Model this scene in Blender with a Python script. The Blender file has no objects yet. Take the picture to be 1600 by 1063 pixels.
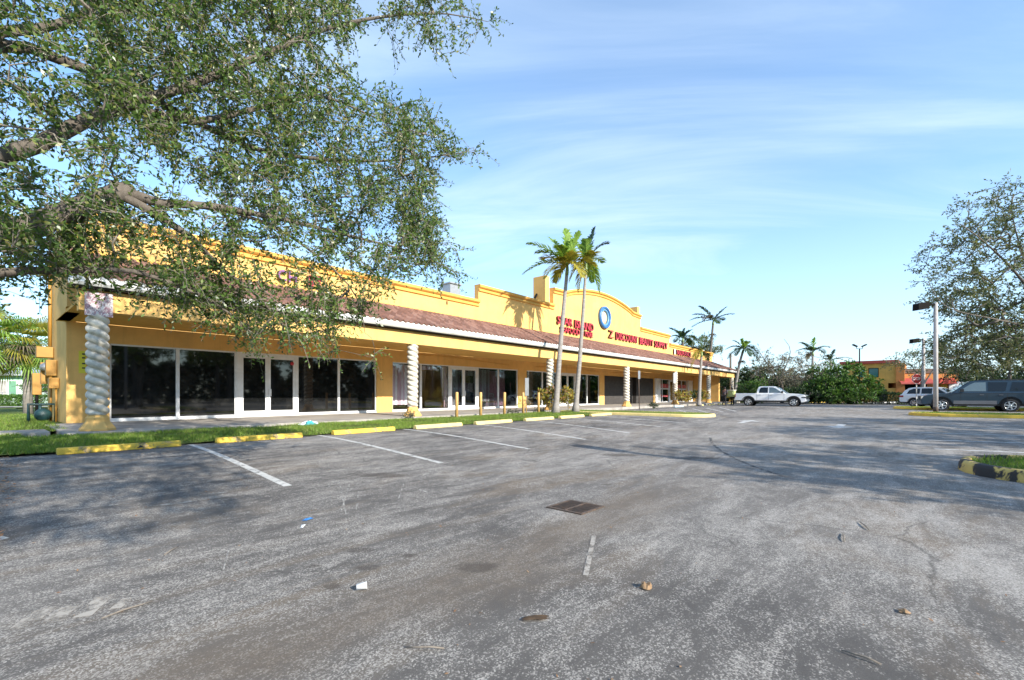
import bpy, bmesh, math, random
import numpy as np
from mathutils import Vector, Matrix
R_ = random.Random(7)
NR = np.random.default_rng(11)
SC = bpy.context.scene
COL = SC.collection
PI = math.pi

# ------------------------------------------------------------------ survey: camera and ground
F0, A0, V0, U0, H = 711.0, math.radians(40.126), 616.4, 800.0, 1.05
CA, SA = math.cos(A0), math.sin(A0)
def sstep(t):
    t = min(1, max(0, t)); return t*t*(3-2*t)
def gz(x, y):
    return -0.25*sstep((11.0-y)/8.0)*(1-sstep((x-7)/14.0))
def ray(u, v):
    k = (u-U0)/F0
    return (CA+k*SA, SA-k*CA, -(v-V0)/F0)
def G(u, v, dz=0.0):
    d = ray(u, v); z = 0.0; x = y = 0
    for _ in range(30):
        t = (z+dz-H)/d[2]; x, y = d[0]*t, d[1]*t; z = 0.6*z+0.4*gz(x, y)
    return (x, y, z)
def onY(u, v, Y):
    d = ray(u, v); t = Y/d[1]; return (d[0]*t, Y, H+d[2]*t)
def XY(u, Y): return onY(u, V0, Y)[0]
def at(u, v, f):
    d = ray(u, v); return (d[0]*f, d[1]*f, H+d[2]*f)

# ------------------------------------------------------------------ mesh collector
class MB:
    def __init__(s): s.v = []; s.f = []; s.sm = []; s.mi = []
    def add(s, vs, fs, smooth=False, mi=0):
        o = len(s.v); s.v += [tuple(p) for p in vs]
        for f in fs:
            s.f.append(tuple(i+o for i in f)); s.sm.append(smooth); s.mi.append(mi)
        return s
    def box(s, x0, x1, y0, y1, z0, z1, mi=0):
        return s.add([(x0,y0,z0),(x1,y0,z0),(x1,y1,z0),(x0,y1,z0),(x0,y0,z1),(x1,y0,z1),(x1,y1,z1),(x0,y1,z1)],
              [(0,3,2,1),(4,5,6,7),(0,1,5,4),(1,2,6,5),(2,3,7,6),(3,0,4,7)], mi=mi)
    def cbox(s, x, y, z, sx, sy, sz): return s.box(x-sx/2, x+sx/2, y-sy/2, y+sy/2, z-sz/2, z+sz/2)
    def prism(s, pts, axis, a, b, mi=0, smooth=False):
        n = len(pts)
        def P(p, t):
            if axis == 'y': return (p[0], t, p[1])
            if axis == 'x': return (t, p[0], p[1])
            return (p[0], p[1], t)
        vs = [P(p, a) for p in pts]+[P(p, b) for p in pts]
        fs = [tuple(range(n)), tuple(range(2*n-1, n-1, -1))]
        fs += [(i, i+n, (i+1) % n+n, (i+1) % n) for i in range(n)]
        return s.add(vs, fs, smooth, mi)
    def tube(s, pts, rad, n=8, cap=True, smooth=True, mi=0):
        pts = [Vector(p) for p in pts]; m = len(pts)
        if not hasattr(rad, '__len__'): rad = [rad]*m
        t0 = (pts[1]-pts[0]).normalized()
        up = Vector((0,0,1)) if abs(t0.z) < .9 else Vector((1,0,0))
        a = t0.cross(up).normalized()
        vs = []
        for i in range(m):
            t = (pts[min(i+1, m-1)]-pts[max(i-1, 0)])
            if t.length < 1e-9: t = t0
            t.normalize()
            a = (a-t*a.dot(t))
            if a.length < 1e-6: a = t.orthogonal()
            a.normalize(); b = t.cross(a)
            for k in range(n):
                q = 2*PI*k/n
                vs.append(tuple(pts[i]+(a*math.cos(q)+b*math.sin(q))*rad[i]))
        fs = [(i*n+k, i*n+(k+1) % n, (i+1)*n+(k+1) % n, (i+1)*n+k) for i in range(m-1) for k in range(n)]
        if cap: fs += [tuple(range(n-1, -1, -1)), tuple(range((m-1)*n, m*n))]
        return s.add(vs, fs, smooth, mi)
    def lathe(s, prof, c=(0,0,0), n=24, axis='z', smooth=True, mi=0):
        vs = []
        for r, h in prof:
            for k in range(n):
                q = 2*PI*k/n; x, y = r*math.cos(q), r*math.sin(q)
                if axis == 'z': p = (x, y, h)
                elif axis == 'y': p = (x, h, y)
                else: p = (h, x, y)
                vs.append((p[0]+c[0], p[1]+c[1], p[2]+c[2]))
        m = len(prof)
        fs = [(i*n+k, i*n+(k+1) % n, (i+1)*n+(k+1) % n, (i+1)*n+k) for i in range(m-1) for k in range(n)]
        fs += [tuple(range(n-1, -1, -1)), tuple(range((m-1)*n, m*n))]
        return s.add(vs, fs, smooth, mi)
    def xform(s, M):
        s.v = [tuple(M @ Vector(p)) for p in s.v]; return s
    def mesh(s, name, off=(0,0,0)):
        me = bpy.data.meshes.new(name)
        me.from_pydata([(p[0]-off[0], p[1]-off[1], p[2]-off[2]) for p in s.v], [], s.f)
        me.polygons.foreach_set('use_smooth', s.sm)
        me.polygons.foreach_set('material_index', s.mi)
        bm = bmesh.new(); bm.from_mesh(me); bmesh.ops.recalc_face_normals(bm, faces=bm.faces); bm.to_mesh(me); bm.free()
        me.update(); return me

def tag(o, label=None, cat=None, group=None, kind=None):
    if label: o['label'] = label
    if cat: o['category'] = cat
    if group: o['group'] = group
    if kind: o['kind'] = kind
    return o
def link(name, me, mats, parent=None):
    o = bpy.data.objects.new(name, me); COL.objects.link(o)
    for m in (mats if isinstance(mats, (list, tuple)) else [mats]): me.materials.append(m)
    if parent: o.parent = parent
    return o
def root_loc(p):
    while p.parent: p = p.parent
    return p.location
def part(name, mb, mat, parent, world=True, label=None):
    """a mesh that is part of a thing; world=True: coordinates are world ones, made relative to the thing"""
    o = link(name, mb.mesh(name, root_loc(parent) if world else (0,0,0)), mat, parent)
    if label: o['label'] = label
    return o
def single(name, mb, mat, label=None, cat=None, group=None, kind=None, base=(0,0,0)):
    o = link(name, mb.mesh(name, base), mat); o.location = base
    return tag(o, label, cat, group, kind)
def thing(name, label, cat, loc=(0,0,0), rz=0, group=None):
    o = bpy.data.objects.new(name, None); COL.objects.link(o); o.location = loc; o.rotation_euler = (0,0,rz)
    o.empty_display_size = .3
    return tag(o, label, cat, group)
def dup(o, loc=None, rz=None, label=None, parent=None, scale=None):
    c = o.copy(); COL.objects.link(c); c.parent = parent
    for ch in list(o.children): dup(ch, parent=c)
    if loc is not None: c.location = loc
    if rz is not None: c.rotation_euler = (0,0,rz)
    if scale is not None: c.scale = (scale,)*3
    if label: c['label'] = label
    return c
def bevel(o, w, seg=2, ang=35):
    m = o.modifiers.new('bevel', 'BEVEL'); m.width = w; m.segments = seg; m.limit_method = 'ANGLE'; m.angle_limit = math.radians(ang)
    return o

# ------------------------------------------------------------------ materials
def nodes(name):
    m = bpy.data.materials.new(name); m.use_nodes = True; nt = m.node_tree
    return m, nt, nt.nodes['Principled BSDF']
def N(nt, t, **kw):
    n = nt.nodes.new(t)
    for k, v in kw.items():
        if k in n.inputs.keys(): n.inputs[k].default_value = v
        else: setattr(n, k, v)
    return n
def L(nt, a, b): nt.links.new(a, b)
def coords(nt, space='Object', scale=(1,1,1)):
    tc = N(nt, 'ShaderNodeTexCoord'); mp = N(nt, 'ShaderNodeMapping'); mp.inputs['Scale'].default_value = scale
    L(nt, tc.outputs[space], mp.inputs['Vector']); return mp.outputs['Vector']
def noise(nt, vec, scale, detail=4, rough=.55, dist=0):
    n = N(nt, 'ShaderNodeTexNoise'); n.inputs['Scale'].default_value = scale; n.inputs['Detail'].default_value = detail
    n.inputs['Roughness'].default_value = rough; n.inputs['Distortion'].default_value = dist
    L(nt, vec, n.inputs['Vector']); return n.outputs['Fac']
def ramp(nt, fac, stops):
    r = N(nt, 'ShaderNodeValToRGB'); e = r.color_ramp.elements
    while len(e) < len(stops): e.new(.5)
    for i, (p, c) in enumerate(stops):
        e[i].position = p
        if not hasattr(c, '__len__'): c = (c,c,c)
        e[i].color = (*c, 1)
    L(nt, fac, r.inputs['Fac']); return r.outputs['Color']
def mix(nt, fac, a, b, mode='MIX'):
    m = N(nt, 'ShaderNodeMix', data_type='RGBA', blend_type=mode)
    for s, v in ((0, fac), (6, a), (7, b)):
        if isinstance(v, (int, float)): m.inputs[s].default_value = v
        elif isinstance(v, tuple): m.inputs[s].default_value = (*v, 1) if len(v) == 3 else v
        else: L(nt, v, m.inputs[s])
    return m.outputs[2]
def math_(nt, op, a, b=0.0, c=0.0, clamp=False):
    m = N(nt, 'ShaderNodeMath', operation=op, use_clamp=clamp)
    for i, v in enumerate((a, b, c)):
        if isinstance(v, (int, float)): m.inputs[i].default_value = v
        else: L(nt, v, m.inputs[i])
    return m.outputs[0]
def bump(nt, h, strength, dist=.02):
    b = N(nt, 'ShaderNodeBump'); b.inputs['Strength'].default_value = strength; b.inputs['Distance'].default_value = dist
    L(nt, h, b.inputs['Height']); return b.outputs['Normal']
def MAT(name, base, rough=.6, var=.18, scale=2.0, bscale=60, bstr=0.0, metal=0.0, spec=.5, dirt=None, dirt_amt=.5, dscale=1.2, coat=0, space='Object', dlo=.5, dhi=.72):
    m, nt, p = nodes(name); vec = coords(nt, space)
    n1 = noise(nt, vec, scale, 6, .6)
    lo = tuple(c*(1-var) for c in base); hi = tuple(min(1, c*(1+var)) for c in base)
    c = ramp(nt, n1, [(.3, lo), (.7, hi)])
    if dirt:
        d = ramp(nt, noise(nt, vec, dscale, 8, .65, .6), [(dlo, 0), (dhi, dirt_amt)])
        c = mix(nt, d, c, dirt)
    L(nt, c, p.inputs['Base Color']); p.inputs['Roughness'].default_value = rough; p.inputs['Metallic'].default_value = metal
    p.inputs['Specular IOR Level'].default_value = spec; p.inputs['Coat Weight'].default_value = coat
    if bstr: L(nt, bump(nt, noise(nt, vec, bscale, 5, .6), bstr), p.inputs['Normal'])
    return m
def leafmat(name, cols, trans=.35, rough=.5, spec=.35):
    m, nt, p = nodes(name)
    g = N(nt, 'ShaderNodeNewGeometry')
    c = ramp(nt, g.outputs['Random Per Island'], [(i/(len(cols)-1), k) for i, k in enumerate(cols)])
    L(nt, c, p.inputs['Base Color']); p.inputs['Roughness'].default_value = rough; p.inputs['Specular IOR Level'].default_value = spec
    t = N(nt, 'ShaderNodeBsdfTranslucent')
    L(nt, mix(nt, 1.0, c, (1.0, 1.0, .55), 'MULTIPLY'), t.inputs['Color'])
    mx = N(nt, 'ShaderNodeMixShader'); mx.inputs[0].default_value = trans
    L(nt, p.outputs[0], mx.inputs[1]); L(nt, t.outputs[0], mx.inputs[2])
    L(nt, mx.outputs[0], nt.nodes['Material Output'].inputs['Surface'])
    return m

def asphalt_mat():
    m, nt, p = nodes('asphalt'); vec = coords(nt)
    vs = coords(nt, scale=(.5, 1.6, 1))
    big = noise(nt, vec, .30, 5, .6, .8)
    mid = noise(nt, vs, 1.7, 14, .76, .5)
    fine = noise(nt, vec, 8, 9, .78, .3)
    vo = N(nt, 'ShaderNodeTexVoronoi'); vo.inputs['Scale'].default_value = 125; L(nt, vec, vo.inputs['Vector'])
    wn = N(nt, 'ShaderNodeSeparateColor'); L(nt, vo.outputs['Color'], wn.inputs[0])
    grain = noise(nt, vec, 230, 3, .8)
    sx = N(nt, 'ShaderNodeSeparateXYZ'); L(nt, vec, sx.inputs[0]); X_, Y_ = sx.outputs['X'], sx.outputs['Y']
    # binder tone: dark sealer by the stalls, sandy where traffic runs
    c = ramp(nt, math_(nt, 'ADD', math_(nt, 'MULTIPLY', big, .6), math_(nt, 'MULTIPLY', mid, .4)), [(.38, (.066, .063, .062)), (.50, (.115, .108, .102)), (.64, (.18, .167, .153))])
    lane = math_(nt, 'ADD', Y_, math_(nt, 'MULTIPLY', noise(nt, vec, .35, 4), 4.0))
    lane = ramp(nt, math_(nt, 'DIVIDE', lane, 14.0), [(.0, .55), (.28, .9), (.50, .55), (.66, 0)])
    far = ramp(nt, math_(nt, 'DIVIDE', X_, 40.0), [(.08, .25), (.30, 1)])
    c = mix(nt, math_(nt, 'MULTIPLY', math_(nt, 'MULTIPLY', lane, far), .75), c, (.235, .212, .185))
    br = ramp(nt, noise(nt, vs, .50, 8, .66, 1.2), [(.50, 0), (.66, .7)])
    c = mix(nt, br, c, (.185, .145, .105))
    # worn aggregate: stone by stone, dense where the fractal wear is high
    wear = math_(nt, 'ADD', math_(nt, 'MULTIPLY', mid, 1.25), math_(nt, 'MULTIPLY', fine, .62))
    wear = math_(nt, 'ADD', wear, math_(nt, 'MULTIPLY', big, .45))
    wear = math_(nt, 'ADD', wear, math_(nt, 'MULTIPLY', wn.outputs[0], .42))
    wr = ramp(nt, math_(nt, 'SUBTRACT', wear, .95), [(.44, 0), (.54, .72), (.68, 1)])
    stone = mix(nt, wn.outputs[1], (.26, .245, .225), (.52, .485, .44))
    c = mix(nt, math_(nt, 'MULTIPLY', wr, .85), c, stone)
    # silt along the drainage line that falls to the grate
    vl = math_(nt, 'ABSOLUTE', math_(nt, 'SUBTRACT', math_(nt, 'ADD', Y_, math_(nt, 'MULTIPLY', noise(nt, vec, .8, 6, .65), 1.3)), 3.0))
    vl = ramp(nt, vl, [(.10, .75), (.55, 0)])
    vl = math_(nt, 'MULTIPLY', vl, ramp(nt, math_(nt, 'DIVIDE', X_, 12.0), [(.30, 1), (.55, .35), (.9, 0)]))
    c = mix(nt, math_(nt, 'MULTIPLY', vl, ramp(nt, fine, [(.35, .45), (.65, 1)])), c, (.15, .118, .088))
    c = mix(nt, .55, c, ramp(nt, grain, [(.3, .55), (.7, 1.4)]), 'MULTIPLY')
    # long pale scrapes
    sc = ramp(nt, noise(nt, coords(nt, scale=(.5, 4.5, 1)), 2.2, 10, .78, .4), [(.61, 0), (.70, .55)])
    c = mix(nt, sc, c, (.42, .40, .37))
    # oil and water stains where cars stand, silt trail below the drain; the lamp head's cast shadow painted in too
    st = None
    spots = [(600, 743, .75, .28), (745, 887, .26, .16), (490, 885, .10, .06), (965, 711, .6, .3), (1080, 716, .9, .3), (560, 860, .2, .1), (575, 887, .12, .09), (640, 868, .09, .07), (520, 917, .10, .08), (905, 748, .10, .06), (947, 757, .10, .06)]
    for (u, v, rx, ry) in spots:
        x, y, z = G(u, v)
        d = N(nt, 'ShaderNodeVectorMath', operation='SUBTRACT'); L(nt, vec, d.inputs[0]); d.inputs[1].default_value = (x, y, z)
        sp = N(nt, 'ShaderNodeSeparateXYZ'); L(nt, d.outputs[0], sp.inputs[0])
        # ellipse along the view-parallel axis of the lane
        a = math_(nt, 'ADD', math_(nt, 'MULTIPLY', sp.outputs[0], SA/rx), math_(nt, 'MULTIPLY', sp.outputs[1], -CA/rx))
        b = math_(nt, 'ADD', math_(nt, 'MULTIPLY', sp.outputs[0], CA/ry), math_(nt, 'MULTIPLY', sp.outputs[1], SA/ry))
        q = math_(nt, 'ADD', math_(nt, 'MULTIPLY', a, a), math_(nt, 'MULTIPLY', b, b))
        q = math_(nt, 'ADD', q, math_(nt, 'MULTIPLY', mid, 1.6))
        s = ramp(nt, math_(nt, 'MULTIPLY', q, .5), [(.48, 1), (.70, 0)])
        st = s if st is None else math_(nt, 'MAXIMUM', st, s)
    c = mix(nt, math_(nt, 'MULTIPLY', st, .6), c, (.06, .05, .043))
    # hairline cracks
    vc = N(nt, 'ShaderNodeTexVoronoi', feature='DISTANCE_TO_EDGE'); vc.inputs["Scale"].default_value = .42
    wv = N(nt, 'ShaderNodeVectorMath', operation='ADD'); L(nt, vec, wv.inputs[0])
    nz = N(nt, 'ShaderNodeTexNoise'); nz.inputs['Scale'].default_value = 1.1; nz.inputs['Detail'].default_value = 8; L(nt, vec, nz.inputs['Vector'])
    L(nt, nz.outputs['Color'], wv.inputs[1]); L(nt, wv.outputs[0], vc.inputs['Vector'])
    cr = ramp(nt, vc.outputs['Distance'], [(.0, 1), (.010, 0)])
    cr = math_(nt, 'MULTIPLY', cr, ramp(nt, noise(nt, vec, .3, 3), [(.46, 0), (.60, .6)]))
    c = mix(nt, cr, c, (.045, .043, .04))
    L(nt, c, p.inputs['Base Color']); p.inputs['Roughness'].default_value = .88; p.inputs['Specular IOR Level'].default_value = .3
    hgt = math_(nt, 'ADD', math_(nt, 'MULTIPLY', wn.outputs[1], .5), grain)
    L(nt, bump(nt, hgt, .55, .008), p.inputs['Normal'])
    return m
def paint_mat(name, col, wear=.5, dark=(.13,.125,.12)):
    m, nt, p = nodes(name); vec = coords(nt)
    w = ramp(nt, noise(nt, vec, 7, 10, .75), [(wear-.06, 1), (wear+.08, 0)])
    c = mix(nt, ramp(nt, noise(nt, vec, 1.5, 5), [(.3, .75), (.7, 1)]), tuple(k*.6 for k in col), col)
    L(nt, c, p.inputs['Base Color']); p.inputs['Roughness'].default_value = .75
    t = N(nt, 'ShaderNodeBsdfTransparent'); mx = N(nt, 'ShaderNodeMixShader')
    L(nt, w, mx.inputs[0]); L(nt, p.outputs[0], mx.inputs[1]); L(nt, t.outputs[0], mx.inputs[2])
    L(nt, mx.outputs[0], nt.nodes['Material Output'].inputs['Surface'])
    return m
def stucco_mat(name, base):
    m, nt, p = nodes(name); vec = coords(nt)
    c = ramp(nt, noise(nt, vec, 1.1, 8, .65), [(.3, tuple(k*.86 for k in base)), (.7, tuple(k*1.1 for k in base))])
    stv = coords(nt, scale=(3.2, 3.2, .16))
    st = ramp(nt, noise(nt, stv, 1.2, 8, .7), [(.54, 0), (.78, .5)])
    c = mix(nt, st, c, tuple(k*.55 for k in base))
    gr = ramp(nt, noise(nt, vec, .9, 9, .7, .5), [(.58, 0), (.76, .4)])
    c = mix(nt, gr, c, (.36, .27, .15))
    L(nt, c, p.inputs['Base Color']); p.inputs['Roughness'].default_value = .85; p.inputs['Specular IOR Level'].default_value = .25
    L(nt, bump(nt, noise(nt, vec, 45, 6, .7), .5, .012), p.inputs['Normal'])
    return m
def glass_mat(name, tint=(.35,.37,.38), mixf=.5):
    m, nt, p = nodes(name); nt.nodes.remove(p)
    t = N(nt, 'ShaderNodeBsdfTransparent'); t.inputs[0].default_value = (*tint, 1)
    g = N(nt, 'ShaderNodeBsdfGlossy'); g.inputs['Roughness'].default_value = .02; g.inputs[0].default_value = (.85,.9,.92,1)
    fr = N(nt, 'ShaderNodeFresnel'); fr.inputs['IOR'].default_value = 1.5
    vec = coords(nt)
    f2 = math_(nt, 'MINIMUM', math_(nt, 'MULTIPLY', fr.outputs[0], .9), 1)
    L(nt, bump(nt, noise(nt, vec, .9, 2), .02, .05), g.inputs['Normal'])
    mx = N(nt, 'ShaderNodeMixShader'); L(nt, f2, mx.inputs[0]); L(nt, t.outputs[0], mx.inputs[1]); L(nt, g.outputs[0], mx.inputs[2])
    L(nt, mx.outputs[0], nt.nodes['Material Output'].inputs['Surface'])
    return m
def tile_mat():
    m, nt, p = nodes('clay_tile'); tc = N(nt, 'ShaderNodeTexCoord')
    mp = N(nt, 'ShaderNodeMapping'); mp.inputs['Scale'].default_value = (1/.26, 1/.30, 0); L(nt, tc.outputs['Object'], mp.inputs['Vector'])
    fl = N(nt, 'ShaderNodeVectorMath', operation='FLOOR'); L(nt, mp.outputs[0], fl.inputs[0])
    wn = N(nt, 'ShaderNodeTexWhiteNoise', noise_dimensions='2D'); L(nt, fl.outputs[0], wn.inputs['Vector'])
    c = ramp(nt, wn.outputs['Value'], [(0, (.14,.068,.048)), (.5, (.205,.102,.074)), (1, (.29,.165,.125))])
    v = coords(nt)
    c = mix(nt, ramp(nt, noise(nt, v, 1.2, 8, .7), [(.5, 0), (.72, .5)]), c, (.17,.11,.1))
    L(nt, c, p.inputs['Base Color']); p.inputs['Roughness'].default_value = .8
    L(nt, bump(nt, noise(nt, v, 40, 4), .3), p.inputs['Normal'])
    return m
def grass_ground(name, a, b, c):
    m, nt, p = nodes(name); v = coords(nt)
    k = ramp(nt, noise(nt, v, .8, 9, .7, .5), [(.35, a), (.55, b), (.72, c)])
    k = mix(nt, .6, k, ramp(nt, noise(nt, v, 25, 6, .8), [(.3, .5), (.7, 1.4)]), 'MULTIPLY')
    L(nt, k, p.inputs['Base Color']); p.inputs['Roughness'].default_value = .95; p.inputs['Specular IOR Level'].default_value = .1
    L(nt, bump(nt, noise(nt, v, 40, 6, .8), .8, .05), p.inputs['Normal'])
    return m
def bark_mat(name, a, b, sc=(1,1,.35)):
    m, nt, p = nodes(name); v = coords(nt, scale=sc)
    n = noise(nt, v, 22, 8, .75, .5)
    L(nt, mix(nt, ramp(nt, noise(nt, v, 3, 4), [(.35, 0), (.65, .6)]), ramp(nt, n, [(.3, a), (.7, b)]), tuple(.7*k for k in b)), p.inputs['Base Color'])
    p.inputs['Roughness'].default_value = .9; L(nt, bump(nt, n, .7, .03), p.inputs['Normal'])
    return m
def curtain_mat():
    m, nt, p = nodes('striped_drape'); tc = N(nt, 'ShaderNodeTexCoord')
    sx = N(nt, 'ShaderNodeSeparateXYZ'); L(nt, tc.outputs['Object'], sx.inputs[0])
    w = math_(nt, 'FRACT', math_(nt, 'MULTIPLY', sx.outputs[0], 1/.62))
    r = N(nt, 'ShaderNodeValToRGB'); r.color_ramp.interpolation = 'CONSTANT'
    st = [(0, (.62,.44,.49)), (.28, (.84,.81,.80)), (.42, (.66,.49,.54)), (.66, (.86,.81,.82)), (.86, (.48,.27,.33))]
    e = r.color_ramp.elements
    while len(e) < len(st): e.new(.5)
    for i, (q, k) in enumerate(st): e[i].position = q; e[i].color = (*k, 1)
    L(nt, w, r.inputs[0]); L(nt, r.outputs[0], p.inputs['Base Color']); p.inputs['Roughness'].default_value = .9
    return m

YEL = stucco_mat('yellow_stucco', (.725,.435,.145))
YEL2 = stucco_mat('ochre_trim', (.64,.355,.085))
WHITE = MAT('white_paint', (.74,.74,.72), .55, .08, 3, dirt=(.35,.33,.3), dirt_amt=.5, dscale=1.4)
FRAME = MAT('white_aluminium', (.70,.71,.72), .4, .08, 4, dirt=(.4,.38,.35), dirt_amt=.35)
COLM = MAT('pale_concrete', (.62,.57,.48), .85, .16, 5, 60, .4, dirt=(.22,.20,.17), dirt_amt=.7, dscale=2.6, dlo=.46, dhi=.66)
CONC = MAT('concrete', (.36,.33,.29), .9, .2, 1.5, 50, .4, dirt=(.16,.14,.12), dirt_amt=.7, dscale=.9)
YPAINT = MAT('yellow_kerb_paint', (.72,.47,.055), .7, .12, 4, 60, .3, dirt=(.20,.17,.12), dirt_amt=.85, dscale=5, dlo=.56, dhi=.64)
YPAINT2 = MAT('faded_yellow_paint', (.72,.56,.22), .75, .12, 4, 60, .3, dirt=(.34,.29,.2), dirt_amt=.8, dscale=5, dlo=.56, dhi=.66)
KERBW = MAT('worn_kerb_paint', (.60,.42,.12), .8, .2, 3, 60, .4, dirt=(.035,.032,.03), dirt_amt=1.0, dscale=2.6, dlo=.50, dhi=.55)
BLUEP = MAT('pale_blue_paint', (.42,.60,.66), .7, .12, 4, dirt=(.6,.6,.58), dirt_amt=.6, dscale=3)
ASPH = asphalt_mat()
LINEW = paint_mat('white_road_paint', (.52,.515,.49), .40)
LINEF = paint_mat('faded_road_paint', (.36,.33,.29), .47)
SCRATCH = paint_mat('pale_scratch', (.36,.345,.32), .49)
GLASS_D = MAT('black_tinted_glass', (.007,.0075,.008), .03, .1, 1, spec=.8, dirt=(.03,.03,.029), dirt_amt=.8, dscale=.9)
GLASS = glass_mat('shop_glass', (.93,.94,.95))
GLASS2 = glass_mat('clear_shop_glass', (.66,.69,.70))
TILE = tile_mat()
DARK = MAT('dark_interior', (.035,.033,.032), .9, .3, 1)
DARKM = MAT('dark_bronze_metal', (.011,.010,.0095), .8, .15, 4, spec=.08)
SHUT = MAT('brown_shutter_metal', (.05,.045,.043), .5, .18, 3, metal=.4, dirt=(.11,.10,.09), dirt_amt=.4, dscale=2)
GALV = MAT('galvanised_steel', (.42,.43,.44), .45, .12, 6, metal=.7)
RED = MAT('red_sign_face', (.50,.035,.055), .4, .08, 3)
REDS = MAT('dark_sign_return', (.06,.008,.01), .5, .1, 3)
PURP = MAT('purple_sign_face', (.20,.07,.22), .4, .1, 3)
BLUE = MAT('blue_glazed_ring', (.035,.14,.34), .35, .15, 3)
BLUE2 = MAT('pale_blue_ring_edge', (.12,.28,.45), .35, .12, 3)
WOODP = MAT('tan_bollard_paint', (.55,.34,.12), .7, .15, 4, dirt=(.3,.2,.1), dirt_amt=.6, dscale=4)
POLE = MAT('concrete_pole', (.40,.37,.35), .85, .12, 3, 50, .3, dirt=(.25,.22,.2), dirt_amt=.5, dscale=1.5)
GRASSG = grass_ground('lawn', (.075,.10,.026), (.11,.15,.035), (.20,.165,.09))
DIRT = grass_ground('leaf_litter_soil', (.09,.06,.04), (.17,.11,.065), (.24,.16,.10))
LITTER = leafmat('dry_leaves', [(.22,.10,.04), (.33,.18,.08), (.16,.09,.05), (.40,.26,.14)], .1)
BLADE = leafmat('grass_blades', [(.10,.18,.025), (.16,.27,.035), (.23,.34,.055), (.28,.29,.10)], .42)
BARK = bark_mat('grey_brown_bark', (.05,.042,.035), (.19,.16,.13))
BARKP = bark_mat('pale_palm_bark', (.13,.115,.10), (.36,.33,.30), (.12,.12,.7))
TWIG = bark_mat('twig_bark', (.12,.10,.08), (.31,.27,.225))
LEAF_A = leafmat('oak_leaf', [(.03,.07,.016), (.07,.14,.026), (.125,.21,.045), (.085,.155,.03), (.19,.27,.075), (.27,.25,.07)], .45, .36, .6)
LEAF_B = leafmat('olive_leaf', [(.06,.085,.035), (.10,.13,.05), (.15,.17,.07), (.19,.18,.10)], .38)
LEAF_C = leafmat('bright_leaf', [(.03,.075,.014), (.055,.13,.02), (.09,.18,.03), (.13,.22,.045)], .35)
LEAF_D = leafmat('deep_green_leaf', [(.012,.03,.01), (.025,.055,.014), (.04,.08,.02)], .25)
LEAF_E = leafmat('greyed_leaf', [(.10,.095,.065), (.16,.145,.10), (.22,.19,.14), (.13,.13,.07)], .25)
LEAF_CROTON = leafmat('croton_leaf', [(.12,.16,.03), (.32,.31,.05), (.48,.38,.06), (.36,.15,.07), (.10,.14,.03)], .4)
FROND_G = leafmat('palm_frond_green', [(.13,.24,.035), (.20,.33,.055), (.30,.42,.09)], .42)
FROND_Y = leafmat('palm_frond_yellow', [(.30,.28,.04), (.42,.36,.06), (.24,.26,.04)], .4)
FROND_D = leafmat('palm_frond_dark', [(.028,.055,.022), (.045,.08,.03), (.07,.11,.042)], .25)
FROND_B = leafmat('palm_frond_brown', [(.11,.085,.05), (.17,.14,.09), (.08,.06,.04)], .2)
SHAFT = MAT('palm_crownshaft', (.16,.22,.08), .5, .2, 4)
TYRE = MAT('tyre_rubber', (.018,.018,.019), .85, .2, 8)
RIM = MAT('alloy_rim', (.55,.56,.57), .3, .06, 5, metal=.8)
CARWHITE = MAT('white_car_paint', (.88,.88,.88), .25, .03, 1, coat=.5)
CARBLUE = MAT('blue_grey_car_paint', (.013,.031,.052), .3, .06, 1, coat=.3)
CLAD = MAT('grey_cladding', (.12,.125,.135), .5, .1, 3)
CARGLASS = MAT('car_glass', (.008,.010,.012), .05, .1, 1, spec=.45)
CARGLASS2 = MAT('pale_windscreen', (.12,.16,.17), .05, .1, 1, spec=.9)
BLACKP = MAT('black_plastic', (.02,.02,.021), .6, .1, 4)
LAMPC = MAT('headlamp_lens', (.65,.60,.52), .15, .08, 8, spec=.8)
LAMPR = MAT('tail_lamp_lens', (.35,.02,.02), .2, .08, 8)
CHROME = MAT('chrome', (.6,.6,.6), .15, .05, 4, metal=1)
IRON = MAT('rusty_iron', (.10,.075,.06), .75, .3, 9, metal=.4, dirt=(.2,.11,.06), dirt_amt=.6, dscale=8)
PITSHADE = MAT('drain_pit_shade', (.008,.008,.008), .95, .1, 2)
CURT = curtain_mat()
PINKW = MAT('pink_inner_wall', (.72,.34,.42), .8, .1, 2)
PURW = MAT('grey_inner_wall', (.13,.12,.12), .9, .2, 1)

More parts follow.
